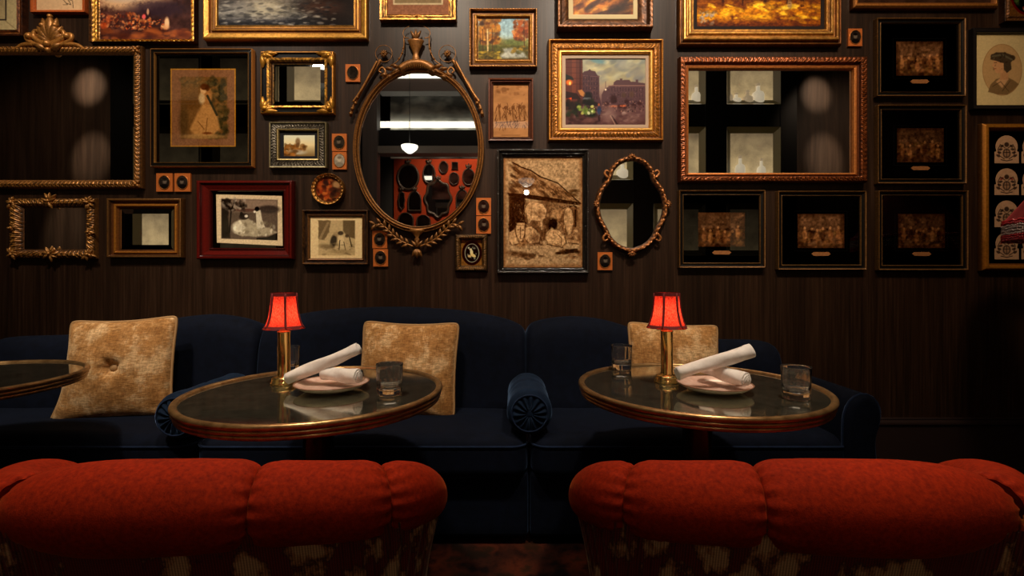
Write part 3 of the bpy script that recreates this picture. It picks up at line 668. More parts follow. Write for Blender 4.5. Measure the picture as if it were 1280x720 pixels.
c.poly([(636, 244), (656, 246), (658, 284), (648, 290), (636, 296)], (60, 42, 30), .95, 2, 2); c.dabs(40, (636, 246, 657, 292), 1.5, [(40, 28, 22), (90, 64, 44)], .6, 42, 1.8, 1.4)
c.poly([(656, 252), (690, 250), (726, 258), (726, 300), (656, 300)], (120, 88, 62), .6, 2); c.dabs(40, (684, 250, 724, 262), 1, [SK, (150, 116, 84)], .6, 43, .5)
c.poly([(656, 256), (664, 250), (678, 252), (684, 262), (680, 274), (680, 286), (674, 288), (672, 276), (662, 276), (656, 268)], LT, .97, 1.5, 1); c.ell(671, 259, 5, 4, (214, 178, 136), .7, .8)
c.line([(682, 286), (680, 300)], 1.6, SK, .6); c.poly([(684, 284), (698, 262), (706, 258), (702, 272), (690, 290)], (130, 96, 68), .9, 1.5)
c.poly([(692, 262), (708, 258), (702, 272), (688, 274)], (176, 138, 100), .8, 1); c.ell(690, 281, 6, 8, (36, 26, 20), .9, .6); c.ell(692, 279, 3, 4, (120, 88, 62), .9, .5)
c.poly([(704, 264), (712, 258), (722, 258), (724, 272), (720, 284), (712, 292), (704, 288), (700, 276)], (112, 82, 58), .95, 1.5); c.line([(708, 262), (706, 284)], 1.6, LT, .7); c.line([(714, 262), (713, 288)], 1.5, LT, .6); c.line([(720, 262), (720, 282)], 2.4, SK, .9); c.line([(711, 259), (718, 256), (722, 258)], 1, SK)
c.ell(651, 296, 12, 12, (150, 114, 80), .95, .4, wob=.3); c.poly([(646, 278), (656, 278), (655, 290), (651, 302), (647, 290)], LT, .95, 1); c.line([(642, 279), (648, 276), (655, 276), (660, 280)], 1.2, SK); c.ell(650, 288, 1.5, 5, (110, 80, 56), .7, .5); c.ell(665, 294, 11, 11, (104, 74, 52), .85, .6, wob=.4); c.ell(662, 290, 5, 7, (178, 140, 100), .7, .6); c.ell(672, 300, 6, 6, (70, 48, 34), .7, .7)
c.ell(695, 298, 13, 10, (184, 146, 106), .97, .3, .25); c.ell(703, 304, 5, 5, (150, 114, 80), .8, .5); c.line([(684, 305), (704, 309)], 1.2, SK, .8); c.line([(706, 292), (709, 304)], 1, SK, .8); c.ell(718, 300, 7, 5, (150, 116, 84), .8, .6); c.line([(711, 303), (724, 305)], 1, SK, .8)
c.dabs(60, (636, 290, 726, 306), 1.5, [SK, (96, 68, 48)], .5, 44, 1.6, .2); c.ell(650, 318, 18, 4, (92, 66, 46), .75, .8, .15, wob=.8); c.poly([(700, 313), (722, 310), (724, 315), (704, 318)], SK, .9, 1); c.dabs(24, (690, 312, 726, 322), 1.5, [SK, (120, 86, 60)], .6, 45, 2.2, 0); c.dabs(14, (636, 316, 680, 324), 1.2, [SK], .5, 46, 2.4, .2)

for q in range(170):
    x = rg.uniform(636, 725); y = rg.uniform(252, 308); c.line([(x, y), (x + rg.uniform(-1.5, 2.5), y + rg.uniform(1, 4))], .5, rg.choice([SK, (90, 64, 44), (200, 166, 124)]), .5)

def cow(pts, dark=SK):
    c.poly(pts, (198, 162, 122), .8, 1.4, 1.2); c.line(pts + [pts[0]], .7, dark, .5)
c.poly([(657, 253), (684, 250), (690, 258), (684, 300), (657, 300)], (92, 66, 46), .55, 2)
cow([(657, 257), (663, 251), (672, 252), (679, 254), (684, 262), (682, 272), (679, 275), (679, 287), (676, 287), (675, 276), (665, 275), (662, 279), (660, 279), (659, 270), (656, 264)])
c.ell(676, 266, 4, 6, (130, 98, 70), .5, .9); c.line([(665, 254), (664, 272)], .8, (140, 108, 78), .7)
cow([(706, 262), (711, 258), (716, 262), (718, 276), (715, 291), (711, 294), (708, 288), (705, 274)]); c.line([(704, 260), (711, 257), (719, 257), (722, 260)], 1, SK, .9)
cow([(683, 290), (690, 284), (699, 287), (706, 294), (708, 303), (703, 309), (697, 305), (686, 304), (682, 298)]); c.line([(697, 292), (703, 298), (702, 306)], .8, SK, .7)
cow([(657, 284), (664, 282), (671, 287), (676, 295), (674, 303), (662, 304), (656, 298)]); c.ell(669, 297, 5, 6, (90, 64, 46), .6, .8)
cow([(645, 281), (656, 281), (656, 291), (653, 301), (648, 301), (645, 291)]); c.line([(650.5, 284), (650.5, 298)], 1.2, (90, 64, 46), .8); c.line([(640, 281), (645, 277), (656, 277), (661, 281)], 1.2, SK, .9); c.line([(647, 287), (648.5, 287)], 1, SK); c.line([(653, 287), (654.5, 287)], 1, SK)
cow([(636, 290), (643, 286), (646, 296), (649, 304), (640, 306), (636, 300)]); c.ell(692, 279, 5, 7, (34, 25, 20), .85, .6)
for q in range(240):
    x = rg.uniform(636, 725); y = rg.uniform(254, 310); c.line([(x, y), (x + rg.uniform(-1, 2), y + rg.uniform(1, 3.5))], .5, rg.choice([SK, (90, 64, 44), (120, 88, 62), (206, 172, 130)]), .45)
c.dabs(60, (656, 256, 722, 306), 1.6, [(110, 80, 56), (84, 60, 42), (204, 170, 128)], .4, 47, 1.5); c.tex(.3, .5, .5, 48)
c.vign((110, 70, 42), .6, 6); c.tex(.1, .8, .8); c.build('print', M['print'], o, .012, .84, con=.38)

# --- mahogany dog picture
o = at_wall(245, 225, 366, 325, 'black-and-white hunting dogs print in broad dark red mahogany frame')
rect_frame('frame', (245, 225, 366, 324.5), (263.5, 239.5, 352.5, 309.5), [(0, 0), (0, .034), (.1, .04), (.25, .042), (.34, .034), (.8, .022), (.88, .028), (1, .014)], [(0, (60, 14, 10)), (.2, (88, 18, 13)), (.33, (40, 9, 7)), (.5, (88, 18, 13)), (.85, (66, 14, 10)), (1, (30, 7, 5))], M['frame_gloss'], o)
c = Cv(263, 239, 353, 310, 2.2, (34, 28, 22)); c.poly([(267, 242), (350, 244), (351, 307), (268, 303)], (190, 172, 142), 1, .5)
c.poly([(273.5, 247.5), (344.5, 249), (344.5, 300), (273.5, 298)], (96, 84, 74), 1, .4)
c.poly([(274, 248), (344, 249), (344, 264), (274, 264)], (140, 122, 106), .8, 4); c.ell(333, 261, 14, 5, (66, 58, 54), .9, .5); c.ell(305, 262, 14, 2, (90, 66, 58), .8, .5)
c.poly([(274, 248), (286, 249), (282, 270), (285, 297), (274, 297)], (44, 38, 34), .9, 2); c.line([(291, 249), (286, 262), (284, 290)], 1.6, (30, 26, 24), .9); c.dabs(60, (275, 248, 305, 262), 1.6, [(60, 54, 48), (150, 138, 124), (44, 38, 34)], .6, 50)
c.poly([(288, 280), (294, 275), (306, 272), (318, 279), (322, 284), (335, 284), (344, 290), (330, 295), (300, 295), (290, 291)], (160, 150, 128), .9, 2, 2); c.ell(294, 284, 7, 7, (196, 188, 166), .8, .6)
c.ell(302, 270, 6, 4, (54, 46, 42), .95, .4); c.ell(305, 269.5, 2.2, 1.8, (206, 196, 178), .9, .5); c.ell(299, 267, 2, 3, (40, 34, 32), .9, .4)
c.poly([(317, 262), (323, 262), (325, 274), (329, 284), (318, 284)], (188, 178, 156), .95, 1); c.ell(318.5, 260.5, 2.8, 3, (30, 26, 24), .95, .4); c.ell(315.5, 264, 1.5, 1.5, (214, 204, 186), .9, .5)
c.poly([(318, 297), (332, 296), (344, 291), (344, 300), (318, 299)], (30, 26, 24), .9, 1); c.dabs(50, (290, 276, 340, 294), 1.4, [(196, 188, 166), (110, 100, 84), (150, 140, 118)], .6, 51)
c.tex(.1, .7, .7); c.build('print', M['print'], o, .012, 1.0, con=.45)

# --- pale dog etching
o = at_wall(377, 262, 460, 331, 'pale etching of three dogs with cream margins in dark bronze frame')
rect_frame('frame', (377, 262, 460, 331), (386, 270.5, 451, 322.5), P_SCOOP, [(0, (50, 32, 18)), (.15, (104, 70, 38)), (.4, (60, 38, 22)), (.7, (84, 54, 30)), (.85, (130, 88, 44)), (1, (60, 40, 22))], M['gilt_old'], o, [c_rough(50, .003, .05, .6), c_leaf(.05, .002, .02, .3)])
c = Cv(385.5, 270, 451.5, 323, 2.4, (204, 182, 142)); c.poly([(396, 275), (442, 275), (442, 319), (396, 319)], (176, 156, 120), 1, .4)
c.poly([(396, 275), (412, 275), (409, 290), (403, 300), (396, 298)], (104, 88, 66), .85, 1.5, 2); c.line([(398, 298), (408, 278)], 3, (150, 130, 100), .7); c.poly([(427, 275), (442, 275), (442, 298), (432, 295), (427, 288)], (96, 82, 62), .85, 1.5)
c.ell(415, 301, 4, 8, (50, 42, 36), .9, .5, .2); c.ell(419, 292, 4, 3, (150, 130, 100), .8, .5); c.ell(425, 301, 4, 9, (196, 176, 138), .9, .4, -.2); c.ell(424, 291, 3.5, 2.6, (60, 50, 42), .85, .5); c.ell(433, 302, 5, 6, (176, 156, 120), .8, .5); c.line([(435, 296), (438, 308)], 1.2, (50, 42, 34)); c.line([(423, 300), (422, 312)], 1, (44, 36, 30)); c.line([(428, 302), (430, 312)], .9, (70, 58, 46)); c.ell(432, 294.5, 2.4, 2, (84, 70, 54), .9, .5)
c.ell(406, 308, 9, 3, (110, 94, 70), .7, .8, .1); c.ell(425, 314, 14, 2.5, (140, 122, 92), .6, .8); c.dabs(30, (397, 304, 441, 318), 1, [(96, 82, 62), (150, 132, 102)], .5, 52, 2.2, .1)
c.tex(.07, .7, .7); c.build('print', M['print'], o, .012, 1.0, con=.45)

# --- round painting
o = at_wall(388, 216, 429, 256, 'small round painting of orange-robed figures in scalloped gold ring frame', 'picture')
OP = ell_pts(409, 236, 20.5, 20, 180)
path_frame('frame', OP, .022, P_SCOOP, [(0, G3), (.3, (214, 160, 80)), (.6, (110, 64, 26)), (.8, (206, 150, 70)), (1, GD)], M['gilt'], o, [c_bead(.024, .007, .1, .7), c_rough(150, .003)])
c = Cv(392, 219, 426, 253, 3.2, (84, 44, 22)); c.tex(.3, .3, .3); c.dabs(80, (394, 222, 412, 250), 2.2, [(150, 60, 24), (176, 84, 34), (70, 30, 18), (200, 120, 60)], .75, 53); c.ell(419, 230, 5, 5, (176, 140, 96), .8, .7); c.dabs(30, (412, 236, 424, 248), 1.6, [(130, 66, 30), (50, 26, 18), (90, 60, 34)], .7, 54); c.ell(406, 228, 3, 4, (50, 28, 20), .8, .6); c.ell(415, 236, 6, 3, (40, 24, 18), .7, .6)
c.build('painting', M['oil'], o, .014, 1.0, lambda X, Y: (X - 409) ** 2 + (Y - 236) ** 2 < 16.9 ** 2)

# --- little cameo frame
o = at_wall(568, 292, 609, 340, 'small square bronze frame holding an oval white cameo on black, below the oval mirror', 'picture')
rect_frame('frame', (568, 292, 609.5, 340), (576, 300, 602, 332), P_CUSH, [(0, (50, 34, 18)), (.4, (104, 74, 38)), (.8, (120, 84, 42)), (1, (84, 58, 30))], M['gilt_old'], o, [c_leaf(.016, .003, .1, .9, 4), c_rough(160, .003)], step=.003, cav=.7)
c = Cv(575.5, 299.5, 602.5, 332.5, 3, (110, 78, 40)).tex(.3, .8, .8); c.ell(589.5, 316, 12.5, 15.5, (30, 5, 5), 1, .08); c.ell(589.5, 316, 9.3, 12, (130, 128, 110), 1, .08); c.ell(589.5, 316, 8.2, 11, (8, 10, 12), 1, .08)
c.dabs(26, (584, 307, 595, 325), .9, [(180, 174, 150), (120, 120, 104)], .7, 56, 1.2, None, lambda x, y: ((x - 589.5) / 7) ** 2 + ((y - 316) / 9.5) ** 2 < 1 and ((x - 589.5) / 4) ** 2 + ((y - 316) / 6) ** 2 > 1)
c.ell(589, 315, 2, 3, (200, 186, 140), .95, .3); c.ell(591, 319, 4, 2, (196, 176, 120), .95, .4, .5); c.ell(588, 311.5, 1.6, 1.5, (206, 190, 150), .9, .4); c.ell(586.5, 320, 2.2, 1.6, (190, 160, 110), .9, .4)
c.build('cameo', M['print'], o, .012, 1.2)

# --- three rectangular mirrors
o = at_wall(6, 244, 119, 325, 'mirror in heavily carved rococo gold frame under the largest mirror', 'mirror', 'wall_mirror')
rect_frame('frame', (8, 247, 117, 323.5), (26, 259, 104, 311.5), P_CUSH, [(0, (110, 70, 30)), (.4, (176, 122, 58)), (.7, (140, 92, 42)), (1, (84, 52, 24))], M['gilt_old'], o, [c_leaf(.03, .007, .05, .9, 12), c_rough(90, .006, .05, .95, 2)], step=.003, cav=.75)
rg = random.Random(4); col = np.array(lin((184, 128, 62)))
for cx, cy, n, sp in ((15, 253, 9, 7), (110, 253, 9, 7), (15, 318, 9, 7), (110, 318, 9, 7), (61, 251, 8, 9), (62, 317, 8, 9), (15, 285, 5, 5), (111, 290, 6, 5)):
    mb = MB()
    for q in range(n):
        a = q * 2 * PI / n + rg.uniform(-.3, .3); petal(mb, (wx(cx + rg.uniform(-2, 2)), wz(cy + rg.uniform(-1.5, 1.5))), a, sp * K() * rg.uniform(.9, 1.3), .016, col, YW - .034, .009, rg.uniform(-.01, .01))
    ball(mb, (wx(cx), YW - .042, wz(cy)), .009, col); mb.build('leaf_carving', M['gilt_old'], o)
rect_pane('mirror_glass', (25, 258, 105, 312), M['mirror'], o, .012)
o = at_wall(132, 247, 227, 322, 'small mirror in stepped antique gold frame between rococo mirror and red frame', 'mirror', 'wall_mirror')
rect_frame('frame', (132, 247, 227, 322.5), (147, 261, 213.5, 311.5), [(0, 0), (0, .024), (.1, .034), (.25, .034), (.35, .024), (.5, .02), (.6, .028), (.72, .028), (.8, .016), (1, .012)], [(0, (84, 52, 22)), (.15, (150, 104, 54)), (.3, (70, 42, 18)), (.5, (120, 70, 28)), (.65, (206, 134, 50)), (.8, (120, 70, 26)), (1, (70, 44, 20))], M['gilt'], o, [c_rope(.009, .003, .06, .28)], step=.003)
rect_pane('mirror_glass', (146.5, 260.5, 214, 312), M['mirror'], o, .012, .028)
o = at_wall(849, 70, 1085, 228, 'large rectangular mirror in carved reddish gold frame right of centre', 'mirror', 'wall_mirror')
rect_frame('frame', (849, 70, 1085, 228), (862, 86.5, 1066.5, 215), [(0, 0), (0, .03), (.1, .04), (.5, .044), (.6, .03), (.7, .03), (.76, .036), (.9, .034), (1, .014)], [(0, (70, 34, 14)), (.15, (120, 62, 28)), (.5, (130, 68, 30)), (.62, (90, 44, 18)), (.75, (170, 94, 44)), (.9, (206, 130, 66)), (1, (110, 60, 26))], M['gilt'], o, [c_leaf(.026, .006, .08, .56, 21), c_rough(120, .003, .08, .58)], step=.003, cav=.7)
rect_pane('mirror_glass', (861.5, 86, 1067, 215.5), M['mirror'], o, .014)

# --- big oval mirror
o = at_wall(440, 33, 605, 324, 'tall oval mirror with beaded gold frame, urn finial, scrolls and leaf garland below', 'mirror', 'wall_mirror')
OV = ell_pts(522.5, 185.5, 82.5, 105, 420)
path_frame('frame', OV, .036, [(0, 0), (0, .02), (.12, .032), (.2, .026), (.5, .036), (.78, .026), (.88, .032), (1, .014)], [(0, (84, 52, 22)), (.12, (170, 116, 54)), (.24, (90, 56, 24)), (.5, (164, 108, 50)), (.8, (84, 50, 20)), (.9, (176, 120, 54)), (1, (70, 42, 18))], M['gilt_old'], o, [c_bead(.0125, .006, .28, .74)], cav=.5)
n = 128; P = ell_pts(522.5, 185.5, 75.5, 98, n); mk('mirror_glass', [(p[0], YW - .014, p[1]) for p in P], [tuple(range(n))], M['mirror'], o, smooth=False)
gc = np.array(lin((150, 100, 48))); ya = YW - .03
mb = MB(); k = K()
v, f = lathe([(0, 0), (.020, 0), (.026, .006), (.016, .016), (.022, .03), (.018, .04), (.014, .055), (.022, .075), (.034, .10), (.044, .122), (.047, .130), (.040, .134), (0, .134)], (wx(519.5), ya + .004, wz(79)), 20)
v = np.asarray(v); v[:, 1] = np.clip((v[:, 1] - ya) * .55 + ya, None, YW); mb.add(v, f, gc)
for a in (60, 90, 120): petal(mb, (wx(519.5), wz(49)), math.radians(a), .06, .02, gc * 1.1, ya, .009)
v, f = tube(smoothpath([(wx(500), ya - .004, wz(87)), (wx(510), ya - .004, wz(81)), (wx(521), ya - .004, wz(79)), (wx(532), ya - .004, wz(81)), (wx(541), ya - .004, wz(87))], 20), .024, 8); mb.add(v, f, gc)
for i in range(15):
    x = 502 + i * 2.7; z = 80.5 + .012 * (x - 521) ** 2
    v, f = tube([(wx(x), ya - .018, wz(z - 3)), (wx(x), ya - .018, wz(z + 5))], .005, 6); mb.add(v, f, gc * 1.2)
for sg in (-1, 1):
    X = lambda d: wx(520.5 + sg * d)
    for d, zz, L, an in ((22, 84, .05, 20), (29, 86, .05, 5), (36, 92, .045, -15), (30, 91, .05, 150), (38, 97, .04, 160), (24, 90, .05, 165)):
        petal(mb, (X(d), wz(zz)), math.radians(an if sg > 0 else 180 - an), L, .022, gc, ya, .01)
    scroll(mb, [(X(42), wz(96)), (X(39), wz(89)), (X(43), wz(84)), (X(47), wz(88)), (X(44), wz(91))], .008, .005, gc, ya)
    rc = (X(38.5 if sg > 0 else 41), wz(66.5))
    a = np.linspace(0, 2 * PI, 31); v, f = tube([(rc[0] + 10.5 * k * math.cos(t), ya, rc[1] + 10.5 * k * math.sin(t)) for t in a], .0022, 5, False); mb.add(v, f, gc * .9)
    for q in range(8): petal(mb, rc, q * PI / 4, .024, .013, gc, ya, .007)
    ball(mb, (rc[0], ya - .008, rc[1]), .008, gc * 1.2)
    scroll(mb, [(X(45), wz(74)), (X(52), wz(85)), (X(64), wz(103)), (X(74), wz(122)), (X(80), wz(134)), (X(83), wz(145))], .010, .008, gc, ya + .004, 40)
    scroll(mb, [(X(49), wz(77)), (X(57), wz(92)), (X(68), wz(112)), (X(79), wz(128))], .0065, .006, gc * 1.2, ya - .01, 30)
    scroll(mb, [(X(16), wz(46)), (X(16), wz(58)), (X(19), wz(68)), (X(24), wz(76)), (X(33), wz(82))], .004, .003, gc, ya, 24)
    for d, zz in ((16.5, 60), (18, 66), (22, 73)): ball(mb, (X(d), ya, wz(zz)), .007, gc)
    scroll(mb, [(X(10), wz(47)), (X(15), wz(46)), (X(17), wz(40)), (X(14), wz(35)), (X(9), wz(32))], .003, .0015, gc, ya, 20)
    for d, zz in ((74, 122), (76, 129), (80, 136), (82, 142)): ball(mb, (X(d), ya - .006, wz(zz)), .010, gc)
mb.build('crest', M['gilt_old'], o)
mb = MB()
for sg in (-1, 1):
    X = lambda d: wx(520.5 + sg * d)
    st = [(X(4), wz(308)), (X(14), wz(304)), (X(26), wz(297)), (X(36), wz(287)), (X(44), wz(280)), (X(52), wz(281))]
    scroll(mb, st, .006, .003, gc, ya, 30); P = smoothpath([(a, 0, b) for a, b in st], 9)
    for q, p in enumerate(P[1:]):
        d = P[min(q + 2, 8)] - P[q]; a = math.atan2(d[2], d[0])
        for t in (-.75, .75): petal(mb, (p[0], p[2]), a + t, .042, .018, gc, ya, .007)
for a in (-90, -60, -120): petal(mb, (wx(521), wz(311)), math.radians(a), .055, .026, gc * 1.1, ya, .011)
for a in (50, 90, 130): petal(mb, (wx(521), wz(309)), math.radians(a), .05, .02, gc, ya, .009)
v, f = lathe([(0, 0), (.012, .002), (.014, .02), (.008, .03), (.026, .05), (.04, .062), (.044, .075), (0, .075)], (wx(521), ya, wz(303)), 16); v = np.asarray(v); v[:, 1] = (v[:, 1] - ya) * .5 + ya; mb.add(v, f, gc)
mb.build('garland', M['gilt_old'], o)

# --- small scrolled oval mirror
o = at_wall(744, 191, 837, 318, 'small lozenge-shaped oval mirror with scrolled gold rim between cow print and large mirror', 'mirror', 'wall_mirror')
half = [(790, 193.5), (806, 198), (817, 209), (822, 223), (831, 236), (836, 254), (834, 272), (826, 288), (820, 300), (808, 311), (790, 316.5)]
full = half + [(1580 - x, y) for x, y in half[-2:0:-1]]
CPX = closedpath(full[::-1], 260); OUT = np.stack([wx(CPX[:, 0]), wz(CPX[:, 1])], -1)
path_frame('frame', OUT, .032, P_CUSH, [(0, (110, 66, 32)), (.4, (170, 108, 58)), (.8, (130, 80, 40)), (1, (70, 42, 22))], M['gilt_old'], o, [c_leaf(.05, .007, .05, .95, 8), c_rope(.03, .004, .2, .9)], cav=.7)
T = np.roll(OUT, -1, 0) - np.roll(OUT, 1, 0); T /= np.linalg.norm(T, axis=1)[:, None]; IN = OUT + np.stack([-T[:, 1], T[:, 0]], -1) * .030
mk('mirror_glass', [(p[0], YW - .013, p[1]) for p in IN], [tuple(range(len(IN)))], M['mirror'], o, smooth=False)
col = np.array(lin((176, 112, 60)))
for cx, cy, a0 in ((790, 195, 90), (834, 255, 0), (747, 255, 180), (790, 316, -90)):
    mb = MB()
    for da in (-70, -35, 0, 35, 70): petal(mb, (wx(cx), wz(cy + (2 if a0 == 90 else 0))), math.radians(a0 + da), .026, .014, col, YW - .034, .009)
    ball(mb, (wx(cx), YW - .04, wz(cy)), .009, col); mb.build('leaf_carving', M['gilt_old'], o)
for cx, cy, sg, sv in ((820, 222, 1, 1), (760, 222, -1, 1), (822, 292, 1, -1), (758, 292, -1, -1)):
    mb = MB(); scroll(mb, [(wx(cx), wz(cy)), (wx(cx + sg * 4), wz(cy - sv * 5)), (wx(cx + sg * 2), wz(cy - sv * 9)), (wx(cx - sg * 2), wz(cy - sv * 7))], .008, .005, col, YW - .032, 16); mb.build('scroll_carving', M['gilt_old'], o)

# --- five black shadow-box pictures
def black_pic(o_, n, label, seed, tint=1.0):
    x0, y0, x1, y1 = o_
    o = at_wall(x0, y0, x1, y1, label, 'picture', 'framed_picture', 'small brown engravings in wide black gold-edged frames')
    rect_frame('frame', o_, (x0 + 7, y0 + 7, x1 - 7, y1 - 7), [(0, 0), (0, .02), (.1, .03), (.3, .026), (.4, .02), (.75, .018), (.85, .024), (1, .014)], [(0, (84, 58, 30)), (.15, (150, 106, 56)), (.3, (70, 46, 22)), (.38, (12, 9, 8)), (.76, (12, 9, 8)), (.85, (130, 92, 46)), (1, (50, 34, 18))], M['gilt_old'], o, [c_rope(.008, .003, .02, .3)], step=.003)
    cx, cy = (x0 + x1) / 2 + .5, (y0 + y1) / 2 + .5
    w, h = 29.5, 21.5
    c = Cv(x0 + 6.5, y0 + 6.5, x1 - 6.5, y1 - 6.5, 1.6, (6, 5, 6)); pts = lambda e: [(cx - w - e, cy - h - e), (cx + w + e, cy - h - e), (cx + w + e, cy + h + e), (cx - w - e, cy + h + e)]
    c.poly(pts(4), (26, 25, 26), 1, .4); c.poly(pts(3.3), (5, 5, 6), 1, .4); c.build('black_mat', M['print'], o, .012, 1)
    c = Cv(cx - w, cy - h, cx + w, cy + h, 2.4, tuple(v * tint for v in (98, 74, 56))); c.tex(.3, .12, .12, seed)
    rg = random.Random(seed)
    cols = [(130, 90, 60), (70, 48, 34), (150, 104, 70), (56, 40, 30), (110, 84, 50)]
    c.dabs(120, (cx - w, cy - h * .1, cx + w, cy + h), 2.6, [tuple(v * tint for v in q) for q in cols], .5, seed, .7, 1.4)
    for q in range(6):
        fx = cx - w * .75 + q * w * .3 + rg.uniform(-2, 2); fy = cy + rg.uniform(-3, 5); cc = tuple(v * tint for v in rg.choice([(176, 126, 84), (150, 104, 70), (64, 44, 32)]))
        c.ell(fx, fy + 7, 2.8, 7, cc, .6, .6); c.ell(fx, fy - 2, 1.6, 1.8, tuple(v * tint for v in (176, 130, 92)), .7, .5)
    c.tex(.35, .35, .35, seed + 5); c.vign((50, 34, 24), .5, 5); c.build('engraving', M['print'], o, .0135, .9, con=.4)
    mb = MB(); k = K(); yy = YW - .016
    P = [(-12, 0), (-9, 2.4), (9, 2.4), (12, 0), (9, -2.4), (-9, -2.4)]
    X0, Z0 = wx(cx), wz(cy + h + 7.5)
    mb.add([(X0 + a * k, yy, Z0 + b * k) for a, b in P] + [(X0 + a * k, yy + .004, Z0 + b * k) for a, b in P], [tuple(range(6))] + [(i, i + 6, (i + 1) % 6 + 6, (i + 1) % 6) for i in range(6)], lin((150, 100, 62)))
    mb.build('title_plaque', M['frame_wood'], o, smooth=False)
black_pic((849, 237, 958, 335), 1, 'black framed engraving directly below the large right mirror, leftmost of the bottom row', 61, .9)
black_pic((973, 238, 1084.5, 337.5), 2, 'black framed engraving of pale-gowned figures, between two other black frames in the bottom row', 62, 1.0)
black_pic((1099, 237.5, 1212, 338), 3, 'black framed engraving, lowest of the right column of three', 63, .8)
black_pic((1098, 130, 1210, 229.5), 4, 'black framed engraving, middle of the right column of three', 64, .85)
black_pic((1097, 21, 1209, 120), 5, 'black framed engraving of a crowd, topmost of the right column of three', 65, 1.0)

# --- portrait of a woman in profile
o = at_wall(1218, 34, 1302, 136, 'oval profile portrait of a woman on cream paper in thin black frame')
rect_frame('frame', (1217.5, 33.5, 1302, 136), (1223.5, 40, 1296, 130), P_FLAT, [(0, (20, 17, 16)), (.5, (34, 30, 30)), (1, (10, 8, 8))], M['frame_gloss'], o)
c = Cv(1223, 39.5, 1296.5, 130.5, 2.2, (196, 174, 128)); c.ell(1258, 85, 25, 32.5, (150, 116, 76), 1, .03); c.ell(1258, 85, 24.3, 31.8, (178, 144, 100), 1, .03)
inside = lambda x, y: ((x - 1258) / 23.5) ** 2 + ((y - 85) / 31) ** 2 < 1
c.poly([(1240, 113), (1243, 104), (1250, 97), (1256, 95), (1264, 94), (1272, 98), (1279, 103), (1272, 111), (1264, 116.5), (1252, 116)], (120, 96, 66), .95, 1); c.poly([(1250, 100), (1256, 95), (1262, 94), (1266, 97), (1258, 108)], (190, 148, 106), .95, 1.5); c.line([(1246, 106), (1256, 100), (1266, 112)], 1, (84, 64, 44), .7); c.line([(1268, 99), (1258, 112)], 1, (84, 64, 44), .7)
c.poly([(1256, 84), (1265, 84), (1266, 97), (1255, 98)], (180, 134, 94), .95, 1); c.poly([(1247, 70), (1262, 70), (1264, 84), (1258, 89), (1250, 89), (1248, 84), (1246.5, 81), (1245, 79.5), (1247, 76)], (190, 142, 100), .97, .8)
c.poly([(1243, 72), (1244, 66), (1250, 63), (1262, 63), (1271, 67), (1272, 72), (1269, 76), (1270, 84), (1264, 89), (1260, 84), (1260, 77), (1250, 74)], (74, 62, 48), .97, 1, 1); c.ell(1271, 70, 3.4, 3.4, (70, 56, 42), .95, .4); c.line([(1246, 68), (1258, 66), (1270, 72)], 2.4, (104, 96, 76), .8); c.dabs(24, (1246, 63, 1268, 86), 1, [(100, 84, 62), (50, 40, 32)], .6, 70)
c.line([(1248, 76), (1251, 76)], .7, (60, 40, 30)); c.line([(1247, 83.6), (1250, 83.6)], .7, (130, 66, 50)); c.tex(.05, .6, .6)
c.build('portrait', M['print'], o, .012, .95)

# --- crest cards in gold frame
o = at_wall(1229, 153, 1322, 339, 'tall gold framed panel of arched heraldic cards on black, behind the fringed lampshade')
rect_frame('frame', (1229, 153, 1322, 339), (1241, 163, 1312, 329), P_CUSH, [(0, (70, 44, 18)), (.2, (176, 112, 36)), (.5, (206, 136, 48)), (.8, (150, 92, 34)), (1, (90, 54, 22))], M['gilt'], o, cav=.2)
Cv(1240, 162, 1313, 330, .5, (7, 6, 8)).build('black_mat', M['print'], o, .012, 1)
def card(cx, y0, y1, seed):
    c = Cv(cx - 16, y0, cx + 16, y1, 3, (170, 136, 108)).tex(.08)
    IK = (52, 40, 34); m = (y0 + y1) / 2 + 2
    c.ell(cx, m + 3, 5, 6, IK, .8, .3); c.ell(cx, m + 3, 3.4, 4.4, (150, 116, 90), .9, .3); c.line([(cx, m - 2), (cx, m + 8)], .8, IK); c.line([(cx - 4, m + 2), (cx + 4, m + 2)], .8, IK)
    for s_ in (-1, 1):
        for q in range(4): c.ell(cx + s_ * (6 + 1.6 * q % 5), m - 6 + q * 4, 2.6, 1.5, IK if seed % 2 or q else (120, 50, 40), .8, .4, s_ * (.6 - q * .4))
        c.line([(cx + s_ * 2, m - 4), (cx + s_ * 8, m - 8), (cx + s_ * 11, m - 2), (cx + s_ * 9, m + 6), (cx + s_ * 3, m + 10)], 1, IK, .9)
    c.ell(cx, m - 8, 3, 3, IK, .85, .4); c.line([(cx - 7, m + 11), (cx, m + 12.5), (cx + 7, m + 11)], 1.2, IK, .8)
    ca = y0 + 14
    c.build('heraldic_card', M['print'], o, .0145, 1.0, lambda X, Y: ((((X - cx) ** 2 + (Y - ca) ** 2) < 14.2 ** 2) & (Y < ca + 4)) | ((np.abs(X - cx) < 15.6) & (Y > ca + 6)) | ((np.abs(X - cx) < 13.6) & (Y > ca)))
for cx in (1263, 1297):
    for q, (a, b) in enumerate(((168, 203), (209.5, 243), (250, 283.5), (290, 324))): card(cx, a, b, q + cx)

